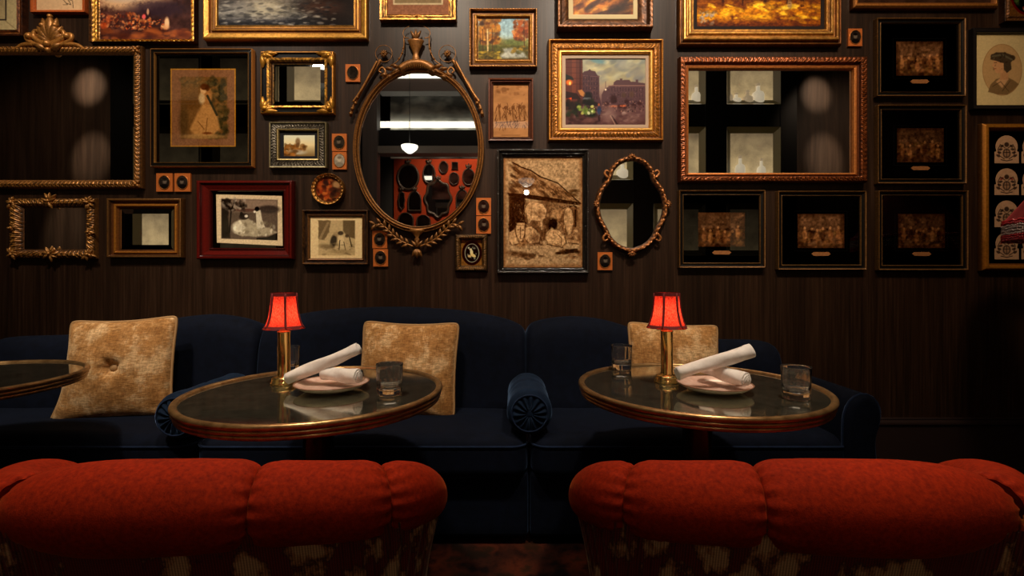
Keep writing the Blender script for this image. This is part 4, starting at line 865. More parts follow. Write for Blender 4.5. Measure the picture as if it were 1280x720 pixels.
# --- tiny copper portraits
tint_spots = [((1064, 33, 1081.5, 55), 'tiny copper framed portrait between the forest painting and the black frames', None, 1),
    ((430, 78, 448.5, 100), 'tiny copper framed portrait beside the black-and-gold mirror, left of the oval mirror', None, 2),
    ((413, 165.5, 431.5, 187.5), 'tiny copper framed portrait, upper of the pair beside the silver frame', 1, 3), ((413.5, 188.5, 431.5, 210.5), 'tiny copper framed portrait with pale face, lower of the pair beside the silver frame', 1, 4),
    ((191.5, 215.5, 212, 238.5), 'tiny copper framed portrait, left of the pair under the lady print', 1, 5), ((214.5, 215.5, 234.5, 238.5), 'tiny copper framed portrait, right of the pair under the lady print', 1, 6),
    ((595, 246.5, 613.5, 268.5), 'tiny copper framed portrait, upper of the pair left of the cow print', 1, 7), ((595, 269.5, 613.5, 291.5), 'tiny copper framed portrait, lower of the pair left of the cow print', 1, 8),
    ((464, 288, 482.5, 310), 'tiny copper framed portrait, upper of the pair right of the dog etching', 1, 9), ((465, 311, 483.5, 333), 'tiny copper framed portrait, lower of the pair right of the dog etching', 1, 10),
    ((748, 315, 766.5, 337.5), 'tiny copper framed portrait below the lozenge-shaped mirror', None, 11)]
for r, lab, g, sd in tint_spots:
    o = at_wall(*r, lab, 'portrait', 'miniature_portrait', 'tiny copper framed oval portraits')
    cx, cy = (r[0] + r[2]) / 2, (r[1] + r[3]) / 2
    pale = sd == 4
    v, f = box(wx(r[0]), wx(r[2]), YW - .012, YW + .001, wz(r[3]), wz(r[1])); mk('backing', v, f, M['copper'], o, smooth=False)
    path_frame('oval_rim', ell_pts(cx, cy, 7.6, 9.2, 48), .006, [(0, 0), (.2, .003), (.6, .003), (1, 0)], [(0, (150, 84, 36)), (.5, (214, 140, 70)), (1, (120, 64, 26))], M['gilt'], o, depth0=.012, nt_=6)
    c = Cv(cx - 7, cy - 9, cx + 7, cy + 9, 3, (150, 140, 124) if pale else (46, 40, 36)); c.tex(.25, .3, .3, sd)
    if sd != 2: c.ell(cx + (sd % 3 - 1) * .6, cy - 1, 2.4, 3.1, (176, 164, 142) if pale else (104, 92, 80), .9, .5); c.ell(cx + (sd % 3 - 1) * .6, cy - 3.6, 2.6, 1.6, (110, 100, 86) if pale else (22, 19, 18), .9, .5); c.ell(cx, cy + 7, 6, 5, (120, 112, 98) if pale else (28, 25, 24), .9, .3)
    c.build('portrait', M['print'], o, .0135, 1.1, lambda X, Y: ((X - cx) / 6.7) ** 2 + ((Y - cy) / 8.3) ** 2 < 1)
# ================================================================ ROOM SHELL
def struct(name, v, f, mat, smooth=False): o = mk(name, v, f, mat, smooth=smooth); o['kind'] = 'structure'; return o
XR, YB, ZC = 9.3, -1.6, 5.0
struct('wall_front', *box(-XR, XR, YW, YW + .1, 0, ZC), M['wall'])
m, nt, b = newmat('patterned carpet')
n = noise(nt, objco(nt), 7, 5, .6); v_ = N(nt, 'ShaderNodeTexVoronoi'); v_.inputs['Scale'].default_value = 5; nt.links.new(objco(nt), v_.inputs['Vector'])
c1 = ramp(nt, n, [(.4, (.010, .003, .002)), (.52, (.05, .012, .006)), (.62, (.018, .008, .004))]); c2 = ramp(nt, v_.outputs['Distance'], [(.1, (1.6, 1.2, .8)), (.5, (.5, .5, .5))])
nt.links.new(mixc(nt, 1, c1, c2, 'MULTIPLY'), b.inputs['Base Color']); setp(b, rough=.95, spec=.1); M['carpet'] = m
struct('floor', *box(-XR, XR, -5.0, YW, -.05, 0), M['carpet'])
struct('ceiling', *box(-XR, XR, -5.0, YW + .1, ZC, ZC + .1), M['plaster'])
struct('wall_left', *box(-XR - .1, -XR, -5.0, YW + .1, 0, ZC), M['wood_back'])
struct('wall_right', *box(XR, XR + .1, -5.0, YW + .1, 0, ZC), M['wood_back'])
# tall baseboard with a moulded cap: stepped profile run along the wall
prof = [(0, .300), (.010, .300), (.014, .294), (.012, .288), (.022, .284), (.030, .278), (.032, .268), (.026, .262), (.022, .256), (.022, .02), (.030, .016), (.030, 0), (0, 0)]
S = [[(x, YW - a, z) for a, z in prof] for x in (-XR, XR)]
v, f = loft(S); struct('baseboard_front', v, f, M['base'])

# ---- opposite side of the room, seen in the mirrors.  q(px) maps a mirrored picture position onto the back wall
L_ = 2 * (YW - .013) - YB; kq = L_ / F
qx = lambda px: (px - 640) * kq
qz = lambda py: CH + (HZ - py) * kq
for a, b_, z0, z1, nm in ((-XR, qx(455), 0, ZC, 'wall_back_west'), (qx(700), XR, 0, ZC, 'wall_back_east'), (qx(455), qx(700), qz(92), ZC, 'trim_1')):
    struct(nm, *box(a, b_, YB - .15, YB, z0, z1), M['wood_back'] if 'wall' in nm else M['plaster'])
m, nt, b = newmat('greyed pillar'); n = noise(nt, objco(nt, (14, 14, .4)), 1, 3)
nt.links.new(ramp(nt, n, [(.3, (.05, .038, .034)), (.7, (.10, .078, .07))]), b.inputs['Base Color']); setp(b, rough=.5); M['pillar'] = m
struct('trim_2', *box(qx(455), qx(473), YB - .1, YB + .08, 0, ZC), M['pillar'])
struct('trim_3', *box(qx(473), qx(700), YB - .2, YB, qz(114), qz(99)), simple('brown beam', (.07, .04, .028), rough=.4))
struct('trim_4', *box(qx(473), qx(700), YB - .2, YB - .02, qz(183), qz(162)), M['black'])
struct('trim_5', *box(qx(473), qx(700), YB - .2, YB + .03, qz(192), qz(183)), simple('grey moulding', (.16, .14, .12), rough=.4))
# lit cove above the beam: a grey recess with a strip lamp along its sill
YC = YB - .70; kc = (2 * (YW - .013) - YC) / F; cz_ = lambda py: CH + (HZ - py) * kc
m, nt, b = newmat('grey recess'); n = noise(nt, objco(nt, (1.2, 1, 2.0)), 1.3, 3); nt.links.new(ramp(nt, n, [(.4, (.12, .12, .11)), (.6, (.75, .75, .68))]), b.inputs['Base Color']); setp(b, rough=.5); M['recess'] = m
struct('trim_6', *box(qx(473), qx(700), YC - .05, YC, qz(183), ZC), M['recess'])
lt = simple('strip lamp', (.9, .9, .8), em=(1, .93, .76), ems=1.7)
struct('trim_7', *box(qx(473) - .2, qx(700), YC + .01, YC + .05, cz_(160), cz_(153)), lt)
struct('trim_8', *box(qx(473), qx(700), YB + .0, YB + .02, qz(98), qz(93)), lt)
# the room beyond
Y2 = -4.4; L2 = 2 * (YW - .013) - Y2; k2 = L2 / F
rx = lambda px: (px - 640) * k2
rz = lambda py: CH + (HZ - py) * k2
struct('wall_back', *box(-XR, XR, Y2 - .1, Y2, 0, ZC), M['plaster'])
m, nt, b = newmat('terracotta wall'); n = noise(nt, objco(nt), 2, 3)
nt.links.new(ramp(nt, n, [(.3, (.26, .030, .010)), (.7, (.36, .045, .014))]), b.inputs['Base Color']); setp(b, rough=.9, spec=.05)
struct('wall_terracotta', *box(rx(493), rx(760), Y2, Y2 + .04, 0, rz(198)), m)
def far_mirror(px, py, rx_, ry_, shape, label):
    X, Z = rx(px), rz(py); a_, b_ = rx_ * k2, ry_ * k2; n = 72; a = np.arange(n) * 2 * PI / n; ca, sa = np.cos(a), np.sin(a)
    if shape == 'oval': u, w = ca, sa
    elif shape == 'square': p = np.maximum(abs(ca), abs(sa)); u, w = ca / p, sa / p
    elif shape == 'arch': p = np.where(sa < 0, np.maximum(abs(ca), abs(sa)), np.sqrt(ca ** 2 + sa ** 2) ** .5); u, w = ca / p, sa / p
    else: p = 1 + .07 * np.cos(8 * a); u, w = ca * p, sa * p
    o = empty('far_mirror', label, 'mirror', (X, Y2 + .04, Z), 'mirrors on the terracotta wall reflected in the oval mirror')
    O = np.stack([X - a_ * u, Z + b_ * w], -1); I = np.stack([X - a_ * .82 * u, Z + b_ * .82 * w], -1)
    secs = np.stack([np.stack([O[:, 0], np.full(n, Y2 + .04), O[:, 1]], -1), np.stack([O[:, 0], np.full(n, Y2 + .07), O[:, 1]], -1), np.stack([(O[:, 0] + I[:, 0]) / 2, np.full(n, Y2 + .09), (O[:, 1] + I[:, 1]) / 2], -1), np.stack([I[:, 0], np.full(n, Y2 + .055), I[:, 1]], -1)], 1)
    mk('frame', secs.reshape(-1, 3), gridf(n, 4, True, False), M['bronze'], o)
    mk('mirror_glass', [(p[0], Y2 + .056, p[1]) for p in I], [tuple(range(n))], M['mirror_dark'], o, smooth=False)
    if ry_ > 10:
        mb = MB()
        for q in (50, 90, 130): v, f = tube([(X, Y2 + .07, Z + b_ * .96), (X + .09 * math.cos(math.radians(q)), Y2 + .07, Z + b_ * .96 + .10 * math.sin(math.radians(q)))], [.03, .012], 6); mb.add(v, f)
        mb.build('crest', M['bronze'], o)
M['bronze'] = simple('dark bronze', (.05, .03, .018), rough=.4, metal=.4); M['mirror_dark'] = mirrormat('far mirror glass', (.7, .7, .68), .03)
for a in ((511, 222, 14, 17, 'oval', 'large oval mirror at the upper left of the red wall'), (537, 218, 8, 13, 'oval', 'crested dark oval mirror on the red wall'), (555, 210, 6, 8, 'oval', 'small bright oval mirror high on the red wall'),
          (569, 208, 4, 4.5, 'square', 'tiny square mirror high on the red wall'), (568, 224, 6.5, 8, 'oval', 'small bright oval mirror below the tiny square one on the red wall'), (586, 222, 8, 11, 'oval', 'oval mirror at the right edge of the red wall'),
          (503, 251, 4, 12, 'scallop', 'slim dark mirror at the left edge of the red wall'), (519, 252, 8.5, 13, 'arch', 'arched mirror in the middle left of the red wall'), (548, 249, 17, 24, 'scallop', 'largest scalloped mirror in the middle of the red wall'),
          (578, 249, 8, 12, 'arch', 'arched mirror right of the scalloped one on the red wall'), (508, 276, 10, 10, 'arch', 'low arched mirror at the foot of the red wall'), (530, 277, 9, 8, 'arch', 'low wide mirror at the foot of the red wall')): far_mirror(*a)

# glazed bottle cabinets: dark grid, olive bevels, backlit obscured panes
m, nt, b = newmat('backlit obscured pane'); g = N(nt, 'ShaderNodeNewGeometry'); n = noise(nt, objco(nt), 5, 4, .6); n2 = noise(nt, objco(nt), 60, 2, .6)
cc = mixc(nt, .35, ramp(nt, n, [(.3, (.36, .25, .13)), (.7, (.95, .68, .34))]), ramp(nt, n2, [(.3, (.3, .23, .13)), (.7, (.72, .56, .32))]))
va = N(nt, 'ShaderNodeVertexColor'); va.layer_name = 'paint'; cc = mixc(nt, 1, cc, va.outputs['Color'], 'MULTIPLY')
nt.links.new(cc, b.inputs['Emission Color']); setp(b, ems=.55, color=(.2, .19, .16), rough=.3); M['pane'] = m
M['olive'] = simple('olive bevel', (.30, .26, .13), rough=.35)
ROWS = [(72, 136), (164, 228), (257, 320)]
def cabinet(cols, label, nm_x0, nm_x1):
    X0, X1 = qx(nm_x0), qx(nm_x1); Y0 = YB + .001; Z1 = qz(60); Z0 = 0.0
    o = empty('display_cabinet', label, 'cabinet', ((X0 + X1) / 2, YB + .1, 0), 'backlit cabinets reflected in the mirrors')
    xs = [X0] + [v for a, b_ in cols for v in (qx(a), qx(b_))] + [X1]; zs = [Z0] + [v for a, b_ in reversed(ROWS) for v in (qz(b_), qz(a))] + [Z1]
    mb = MB()
    for i in range(0, len(xs), 2): mb.add(*box(xs[i], xs[i + 1], Y0, YB + .20, Z0, Z1))
    for i in range(0, len(zs), 2): mb.add(*box(X0, X1, Y0, YB + .19, zs[i], zs[i + 1]))
    mb.build('carcass', M['black'], o, smooth=False)
    for a, b_ in cols:
        for r0, r1 in ROWS:
            ax, bx, az, bz = qx(a), qx(b_), qz(r1), qz(r0); e = .075
            V = []
            for (q, y) in ((0, YB + .187), (e, YB + .12)): V += [(ax + q, y, az + q), (bx - q, y, az + q), (bx - q, y, bz - q), (ax + q, y, bz - q)]
            mk('bevel', [(x, y + .02, z) for x, y, z in V], [(0, 1, 5, 4), (1, 2, 6, 5), (2, 3, 7, 6), (3, 0, 4, 7)], M['olive'], o, smooth=False)
            mk('pane', [(ax, YB + .03, az), (bx, YB + .03, az), (bx, YB + .03, bz), (ax, YB + .03, bz)], [(0, 1, 2, 3)], M['pane'], o, smooth=False, attrs={'paint': np.array([[1.5, 1.45, 1.3], [1.5, 1.45, 1.3], [.42, .40, .42], [.42, .40, .42]])})  # backlight falloff painted into the vertex colours, bright foot to dim top
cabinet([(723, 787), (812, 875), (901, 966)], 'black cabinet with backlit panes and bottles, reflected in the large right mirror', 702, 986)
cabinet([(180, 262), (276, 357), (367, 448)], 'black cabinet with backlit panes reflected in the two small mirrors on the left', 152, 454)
M['bottle'] = simple('glowing pale bottle glass', (.85, .82, .72), rough=.1, em=(1, .84, .58), ems=.42)  # own emission stands in for backlight shining through the bottle
M['bottle2'] = simple('glowing amber bottle glass', (.55, .42, .25), rough=.1, em=(1, .75, .45), ems=.25)  # weaker emission, likewise in place of light passing through
def bottle(px, row, h, r, mat, label):
    z = qz(ROWS[row][1]) - .035
    pr = [(0, 0), (r, 0), (r, h * .55), (r * .85, h * .64), (r * .35, h * .72), (r * .32, h * .92)]
    o = empty('bottle', label, 'bottle', (qx(px), YB + .10, z), 'bottles standing in the backlit cabinet')
    mk('body', *lathe(pr, (qx(px), YB + .10, z), 16), mat, o)
    mk('stopper', *lathe([(r * .38, h * .90), (r * .38, h), (0, h)], (qx(px), YB + .10, z), 12), M['bottle2'], o)
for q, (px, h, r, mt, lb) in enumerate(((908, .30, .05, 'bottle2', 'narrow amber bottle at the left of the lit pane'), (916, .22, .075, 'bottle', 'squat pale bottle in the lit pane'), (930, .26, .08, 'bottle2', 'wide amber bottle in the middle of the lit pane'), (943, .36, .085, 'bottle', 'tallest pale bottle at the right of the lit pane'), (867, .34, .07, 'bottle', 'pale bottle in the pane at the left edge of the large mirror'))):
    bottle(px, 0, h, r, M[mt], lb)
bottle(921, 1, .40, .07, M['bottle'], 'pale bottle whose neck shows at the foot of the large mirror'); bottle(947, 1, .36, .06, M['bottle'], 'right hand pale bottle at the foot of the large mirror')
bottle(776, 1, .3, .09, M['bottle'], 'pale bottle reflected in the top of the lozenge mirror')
# pendant lamp
M['opal'] = simple('opal glass', (.9, .88, .8), em=(1, .95, .82), ems=1.8)
def pendant(px, py, label):
    kp = (2 * (YW - .013) + 1.2) / F; X = (px - 640) * kp; Z = CH + (HZ - py) * kp
    o = empty('pendant_lamp', label, 'lamp', (X, -1.2, Z), 'white half-globe pendant lamps behind the viewer')
    mk('lamp_shade', *lathe([(0, -.09), (.03, -.085), (.06, -.065), (.10, -.03), (.115, .0), (.115, .02), (0, .02)], (X, -1.2, Z), 24), M['opal'], o)
    mk('rod', *tube([(X, -1.2, Z + .02), (X, -1.2, ZC)], .004, 8), M['black'], o)
    return X, Z
pendant(512, 184, 'white half-globe ceiling lamp reflected in the middle of the oval mirror')
PX, PZ = pendant(658, 226, 'white half-globe ceiling lamp reflected in the glass of the cow print')

# ================================================================ LIGHTS
def spot(loc, aim, power, size, blend, color, rad=.07):
    l = bpy.data.lights.new('spot_light', 'SPOT'); l.energy = power; l.spot_size = math.radians(size); l.spot_blend = blend; l.color = color; l.shadow_soft_size = rad
    o = bpy.data.objects.new('spot_light', l); COL.objects.link(o); o.location = loc
    from mathutils import Vector
    o.rotation_euler = (Vector(aim) - Vector(loc)).to_track_quat('-Z', 'Y').to_euler(); return o
def point(loc, power, color, rad=.03):
    l = bpy.data.lights.new('bulb_light', 'POINT'); l.energy = power; l.color = color; l.shadow_soft_size = rad
    o = bpy.data.objects.new('bulb_light', l); COL.objects.link(o); o.location = loc; return o
WARM = (1, .86, .70)
spot((-2.0, .9, 3.9), (-2.2, YW, 1.8), 210, 62, .9, WARM)
spot((-.6, .8, 3.9), (-.7, YW, 1.85), 210, 62, .9, (1, .82, .62))
spot((.75, .8, 3.9), (.7, YW, 2.05), 330, 62, .9, (1, .84, .66))
spot((1.9, .9, 3.9), (2.1, YW, 1.85), 150, 60, .9, (1, .76, .52), .22)
spot((-.75, .9, 3.8), (-.68, 1.6, .75), 190, 34, .8, WARM)
spot((.75, .9, 3.8), (.62, 1.6, .75), 190, 34, .8, WARM)
spot((-1.9, .6, 3.8), (-1.75, 2.2, .7), 200, 36, .8, WARM)
spot((-.72, 1.35, 3.4), (-.72, 1.0, .7), 115, 36, .9, (1, .74, .5))
spot((.82, 1.35, 3.4), (.82, 1.0, .7), 115, 36, .9, (1, .74, .5))
# back of the room
for px, py, p, sz in ((112, 108, 520, 15), (114, 197, 480, 14), (84, 290, 420, 13), (1020, 118, 420, 14), (1030, 198, 480, 14)):
    spot((qx(px) * .93, .3, 4.85), (qx(px), YB, qz(py)), p, sz, 1, (1, .84, .66), .03)
spot((-.9, -2.6, 4.6), (-.9, Y2, 2.6), 330, 80, .8, (1, .8, .6))
spot((-6.0, .9, 4.7), (-6.6, YB, 2.6), 60, 70, 1, (1, .72, .5))
spot((5.2, .9, 4.7), (4.9, YB, 2.8), 90, 50, 1, (1, .72, .5))
point((PX, -1.2, PZ - .16), 8, (1, .86, .68), .035)
w = bpy.data.worlds.new('dim room'); SC.world = w; w.use_nodes = True
w.node_tree.nodes['Background'].inputs[0].default_value = (.5, .4, .34, 1); w.node_tree.nodes['Background'].inputs[1].default_value = .02
al = bpy.data.lights.new('room_fill', 'AREA'); al.energy = 34; al.size = 5; al.size_y = 2.2; al.shape = 'RECTANGLE'; al.color = (1, .8, .62)
ao = bpy.data.objects.new('room_fill', al); COL.objects.link(ao); ao.location = (0, .4, 4.95)
cam = bpy.data.cameras.new('camera'); co = bpy.data.objects.new('camera', cam); COL.objects.link(co); SC.camera = co
co.location = (0, 0, CH); co.rotation_euler = (PI / 2, 0, 0); cam.sensor_width = 36; cam.lens = 36 * F / 1280; cam.shift_y = (HZ - 360) / 1280.0; cam.clip_start = .02
SC.view_settings.view_transform = 'Standard'; SC.view_settings.look = 'None'; SC.view_settings.exposure = 0
SC.cycles.use_denoising = True; SC.cycles.max_bounces = 10; SC.cycles.caustics_reflective = True; SC.cycles.blur_glossy = 1.0; SC.cycles.caustics_refractive = False
SC.cycles.sample_clamp_indirect = 4
# ================================================================ SOFAS
def sofa(name, label, xs, zs, X0, X1, arm=None, low=0.0):
    """xs,zs: outline of the back's top edge"""
    o = empty('velvet_sofa', label, 'sofa', ((X0 + X1) / 2, 2.3, 0), 'three navy velvet sofas set end to end')
    zt = lambda x: np.interp(x, xs, zs)
    N_ = 90; xx = []
    r = .035; a = np.linspace(0, PI / 2, 9)
    xx = np.concatenate([X0 + r * (1 - np.cos(a)), np.linspace(X0 + r, X1 - r, N_)[1:-1], X1 - r * (1 - np.cos(a))[::-1]])
    P = smoothpath([(x, 0, z) for x, z in zip(xs, zs)], 200)
    secs = []
    for x in xx:
        d = min(x - X0, X1 - x); e = r - math.sqrt(max(0, r * r - max(0, r - d) ** 2)); z = np.interp(x, P[:, 0], P[:, 2]) - e
        yo = e
        pts = [(2.40 + yo, .30), (2.385 + yo, .44), (2.40 + yo, .55), (2.425 + yo, z - .10), (2.44 + yo, z - .055), (2.458 + yo * .6, z - .022), (2.487, z - .004), (2.52, z), (2.57, z - .004), (2.615 - yo, z - .03), (2.64 - yo, z - .08), (2.66 - yo, z - .2), (2.67 - yo, .30)]
        q = closedpath([(p[0], p[1]) for p in pts[1:-1]], 2) if False else pts
        secs.append([(x, y, zz) for y, zz in smoothpath([(p[0], p[1], 0) for p in pts], 34)[:, :2]])
    v, f = loft(secs); mk('backrest', v, f, M['navy'], o)
    # seat cushion with a softly crowned top and rounded front corners
    def crown(V):
        c = (X0 + X1) / 2; h = (X1 - X0) / 2
        t = np.clip((V[:, 2] - .36) / .09, 0, 1); V[:, 2] += t * (.012 * (1 - ((V[:, 0] - c) / h) ** 2) + .010 * (vnoise(V[:, 0] * 5, V[:, 1] * 5, 3) - .5)); return V
    ex0, ex1 = X0 + .006, X1 - .006
    v, f = rbox(ex0, ex1, 1.93, 2.42, .27, .452, (.07, .07, .055), 8, 14, crown); mk('seat', v, f, M['navy'], o)
    k = np.linspace(0, PI / 2, 7); R = .07; z = .418
    pts = [(ex0 + .0, 2.38, z)] + [(ex0 + R - R * math.cos(t), 1.93 + R - R * math.sin(t), z) for t in k] + [(ex1 - R + R * math.sin(t), 1.93 + R - R * math.cos(t), z) for t in k] + [(ex1, 2.38, z)]
    mk('piping', *tube(pts, .0045, 8), M['navy_piping'], o)
    v, f = rbox(X0 + .004, X1 - .004, 1.97, 2.66, .03, .30, .02, 4, 6); mk('base', v, f, M['navy'], o)
    for lx in (X0 + .1, X1 - .1):
        for ly in (2.04, 2.58): mk('foot', *lathe([(0, 0), (.018, 0), (.028, .032), (0, .032)], (lx, ly, 0), 12), M['black'], o)
    if arm:
        sg, xi = arm                                   # rolled arm outside the seat, xi = its inner face
        pr = [(0, .05), (0, .30), (-.002, .48), (.006, .56), (.035, .612), (.08, .632), (.125, .615), (.15, .57), (.146, .515), (.13, .47), (.128, .42), (.14, .30), (.165, .15), (.170, .05)]
        P = smoothpath([(a_, b_, 0) for a_, b_ in pr], 46)[:, :2]; cx, cz = .075, .34
        secs = []
        for y in np.concatenate([1.915 + .03 * (1 - np.cos(np.linspace(0, PI / 2, 7))), np.linspace(1.945, 2.60, 14)[1:]]):
            e = .03 - math.sqrt(max(0, .03 ** 2 - max(0, 1.945 - y) ** 2)); yy = 1.915 + (y - 1.915)
            s = 1 - e / .085; up = .0 if y < 2.2 else .0
            secs.append([(xi + sg * (cx + (p[0] - cx) * s), yy, cz + (p[1] - cz) * (1 - e / .3) + up) for p in P])
        v, f = loft(secs); mk('armrest', v, f, M['navy'], o)
        mk('arm_piping', *tube([(xi + sg * (cx + (p[0] - cx) * .985), 1.938, cz + (p[1] - cz) * .995) for p in P], .0045, 8), M['navy_piping'], o)
    return o
M['navy_piping'] = velvet('navy piping', (.006, .012, .03), (.01, .02, .05), (.3, .45, .8), .3)
KB = 2.50 / F
def outl(pts): return [(px - 640) * KB for px, _ in pts], [CH - (py - HZ) * KB for _, py in pts]
xs, zs = outl([(-12, 470), (-9, 440), (-3, 428), (8, 422), (60, 420), (120, 418), (170, 412), (210, 400), (238, 395), (268, 393.5), (300, 398), (318, 404), (329, 411)])
sofa('a', 'navy velvet sofa section at far left, behind the partly visible table and the buttoned cushion', xs, zs, (-12 - 640) * KB, (329 - 640) * KB, (-1, (-12 - 640) * KB + .0))
xs, zs = outl([(329, 411), (342, 403), (370, 393.5), (420, 386.5), (495, 384), (560, 387), (600, 392), (635, 400), (657, 410)])
sofa('b', 'navy velvet sofa section in the middle with a broad arched back', xs, zs, (329 - 640) * KB, (657 - 640) * KB)
xs, zs = outl([(657, 410), (668, 403), (690, 398), (718, 396), (750, 399), (780, 407), (812, 418), (850, 424), (900, 425), (945, 426), (962, 429), (970, 436), (973, 450), (974, 470)])
sofa('c', 'navy velvet sofa section on the right with rolled arm, its back sloping low', xs, zs, (657 - 640) * KB, (973 - 640) * KB, (1, 1.335))

# ---- bolsters
def bolster(X, Y0, Y1, Z, R, label):
    o = empty('bolster_cushion', label, 'cushion', (X, (Y0 + Y1) / 2, Z - R), 'round navy bolsters lying across the sofa seams')
    n, m = 64, 30; a = np.arange(n) * 2 * PI / n; u = np.linspace(0, 1, m); secs = []
    for t in u:
        y = Y0 + (Y1 - Y0) * t; e = min(t, 1 - t) * (Y1 - Y0); r = R * (1 - .22 * max(0, 1 - e / .03) ** 2) * (1 + .02 * math.sin(t * 14)) - .006 * math.exp(-((t - .55) / .05) ** 2)
        rr = r + .003 * (vnoise(np.cos(a) * 3 + 5, np.full(n, t * 8), 5) - .5)
        secs.append(np.stack([X + rr * np.cos(a), np.full(n, y), Z + rr * np.sin(a)], -1))
    v, f = loft(np.array(secs), True, False); mk('cover', v, f, M['navy_light'], o)
    # gathered end: pleats radiating from a button
    for Yf, sg in ((Y0, -1), (Y1, 1)):
        rr = np.linspace(.03, 1, 12); n2 = 144; b_ = np.arange(n2) * 2 * PI / n2
        prof = .012 * (1 - rr ** 2) ; ple = .007 * np.sin(b_[None] * 14 + .5 * np.sin(b_ * 3)[None]) * (np.sin(PI * rr ** .8) ** .7)[:, None]
        y = Yf + sg * (prof[:, None] * .6 + ple) - sg * .012 * np.exp(-(rr / .22) ** 2)[:, None]
        V = np.stack([X + R * .79 * rr[:, None] * np.cos(b_), y, Z + R * .79 * rr[:, None] * np.sin(b_)], -1)
        mk('gathered_end', V.reshape(-1, 3), gridf(12, n2, False, True), M['navy_light'], o)
        mk('button', *rbox(X - .014, X + .014, Yf - .006, Yf + .006, Z - .014, Z + .014, .006, 4, 1), M['navy_light'], o)
        mk('piping', *tube([(X + R * .80 * math.cos(t), Yf + sg * .001, Z + R * .80 * math.sin(t)) for t in np.linspace(0, 2 * PI, 60)], .0035, 6, False), M['navy_piping'], o)
M['navy_light'] = velvet('blue velvet bolster', (.003, .008, .020), (.007, .018, .042), (.2, .34, .6), .3, sw=.5)
bolster(.072, 1.95, 2.34, .548, .092, 'round navy bolster at the seam between middle and right sofa sections')
bolster(-1.335, 1.90, 2.34, .548, .092, 'round navy bolster mostly hidden under the left round table')

# ---- cushions
m, nt, b = newmat('gold chenille'); v_ = objco(nt, (1, 1, 1), False)
n1 = noise(nt, v_, 9, 6, .7); n2 = noise(nt, objco(nt, (40, 40, 170), False), 1, 4, .7); n3 = noise(nt, objco(nt, (170, 40, 40), False), 1, 4, .7)
ca = ramp(nt, n1, [(.38, (.36, .165, .05)), (.5, (.48, .25, .095)), (.60, (.70, .46, .25))]); cb = ramp(nt, n2, [(.35, (.62, .58, .5)), (.65, (1.25, 1.25, 1.2))]); cd = ramp(nt, n3, [(.35, (.75, .72, .68)), (.65, (1.15, 1.15, 1.1))])
nt.links.new(mixc(nt, 1, mixc(nt, 1, ca, cb, 'MULTIPLY'), cd, 'MULTIPLY'), b.inputs['Base Color']); setp(b, rough=.8, sheen=.4, sheenr=.4, sheent=(1, .8, .5), spec=.15); bump(nt, b, n2, .5, .003); M['gold_cloth'] = m
M['gold_pipe'] = simple('gold piping', (.36, .20, .075), rough=.7)
def cushion(loc, w, h, th, rot, label, button, pull=(0, 0, 0, 0), fat=1.0):
    from mathutils import Euler
    o = empty('throw_pillow', label, 'cushion', loc, 'gold chenille cushions on the sofas')
    n = 61; u = np.linspace(-1, 1, n); U, V = np.meshgrid(u, u)
    rc = 1 - .05 * (U ** 2 * V ** 2) ** 5
    # pinch the sides so the corners stand out like ears
    X = U * w / 2 * (1 - .055 * (1 - V ** 2)) * rc; Z = V * h / 2 * (1 - .06 * (1 - U ** 2) - .02 * (1 - U ** 2) * (V > 0)) * rc
    cor = [(-1, 1), (1, 1), (1, -1), (-1, -1)]
    for (cu, cv), p in zip(cor, pull):
        k_ = np.clip((U * cu + 1) / 2, 0, 1) ** 4 * np.clip((V * cv + 1) / 2, 0, 1) ** 4; X = X + cu * p * k_
    T = th / 2 * ((1 - U ** 2) ** .42) * ((1 - V ** 2) ** .42) * (1 - .18 * (U ** 2 + V ** 2) / 2)
    wr = .006 * (vnoise(U * 4 + 9, V * 4 + 9, 7) - .5) + .0035 * np.sin(14 * (U * .8 + V) + 3 * vnoise(U * 2, V * 2, 3)) * np.clip(np.abs(U * V) * 1.6 - .35, 0, 1)
    dm = np.exp(-((U * w) ** 2 + (V * h) ** 2) / (.075 ** 2)) if button else 0 * U
    rad = .006 * np.cos(7 * np.arctan2(V, U)) * np.exp(-(np.hypot(U * w, V * h) / .12) ** 2) * (1 - dm) if button else 0 * U
    for sgn, nm in ((-1, 'f'), (1, 'b')):
        pass
    edge = (np.maximum(abs(U), abs(V)) < 1).astype(float)
    A = np.stack([X, -(T + (wr + rad) * edge * (T / th * 2) - dm * .045 * fat), Z], -1); B = np.stack([X, T + wr * edge * (T / th * 2) - dm * .03, Z], -1)
    v = np.concatenate([A.reshape(-1, 3), B.reshape(-1, 3)]); f = np.concatenate([gridf(n, n), gridf(n, n, flip=True) + n * n])
    R = np.array(Euler(rot).to_matrix()); v = v @ R.T + np.array(loc); c = mk('cover', v, f, M['gold_cloth'], o)
    idx = [(0, j) for j in range(n)] + [(i, n - 1) for i in range(1, n)] + [(n - 1, j) for j in range(n - 2, -1, -1)] + [(i, 0) for i in range(n - 2, -1, -1)]
    P = np.array([A[i, j] for i, j in idx]) @ R.T + np.array(loc); mk('piping', *tube(P, .0065, 8, False), M['gold_pipe'], o)
    if button: v, f = lathe([(0, -.008), (.012, -.007), (.019, 0), (.012, .007), (0, .008)], (0, 0, 0), 20); v = np.asarray(v)[:, [0, 2, 1]] + np.array([0, -(th / 2 - .045 * fat) - .006, 0]); mk('button', v @ R.T + np.array(loc), f, M['gold_pipe'], o)
def cpos(px, py, y): return ((px - 640) / F * y, y, CH + (HZ - py) / F * y)
cushion(cpos(151, 460, 2.26), .475, .475, .17, (-.20, -.045, .12), 'square gold chenille cushion with centre button on the left sofa section', True, (0, 0, .0, .05))
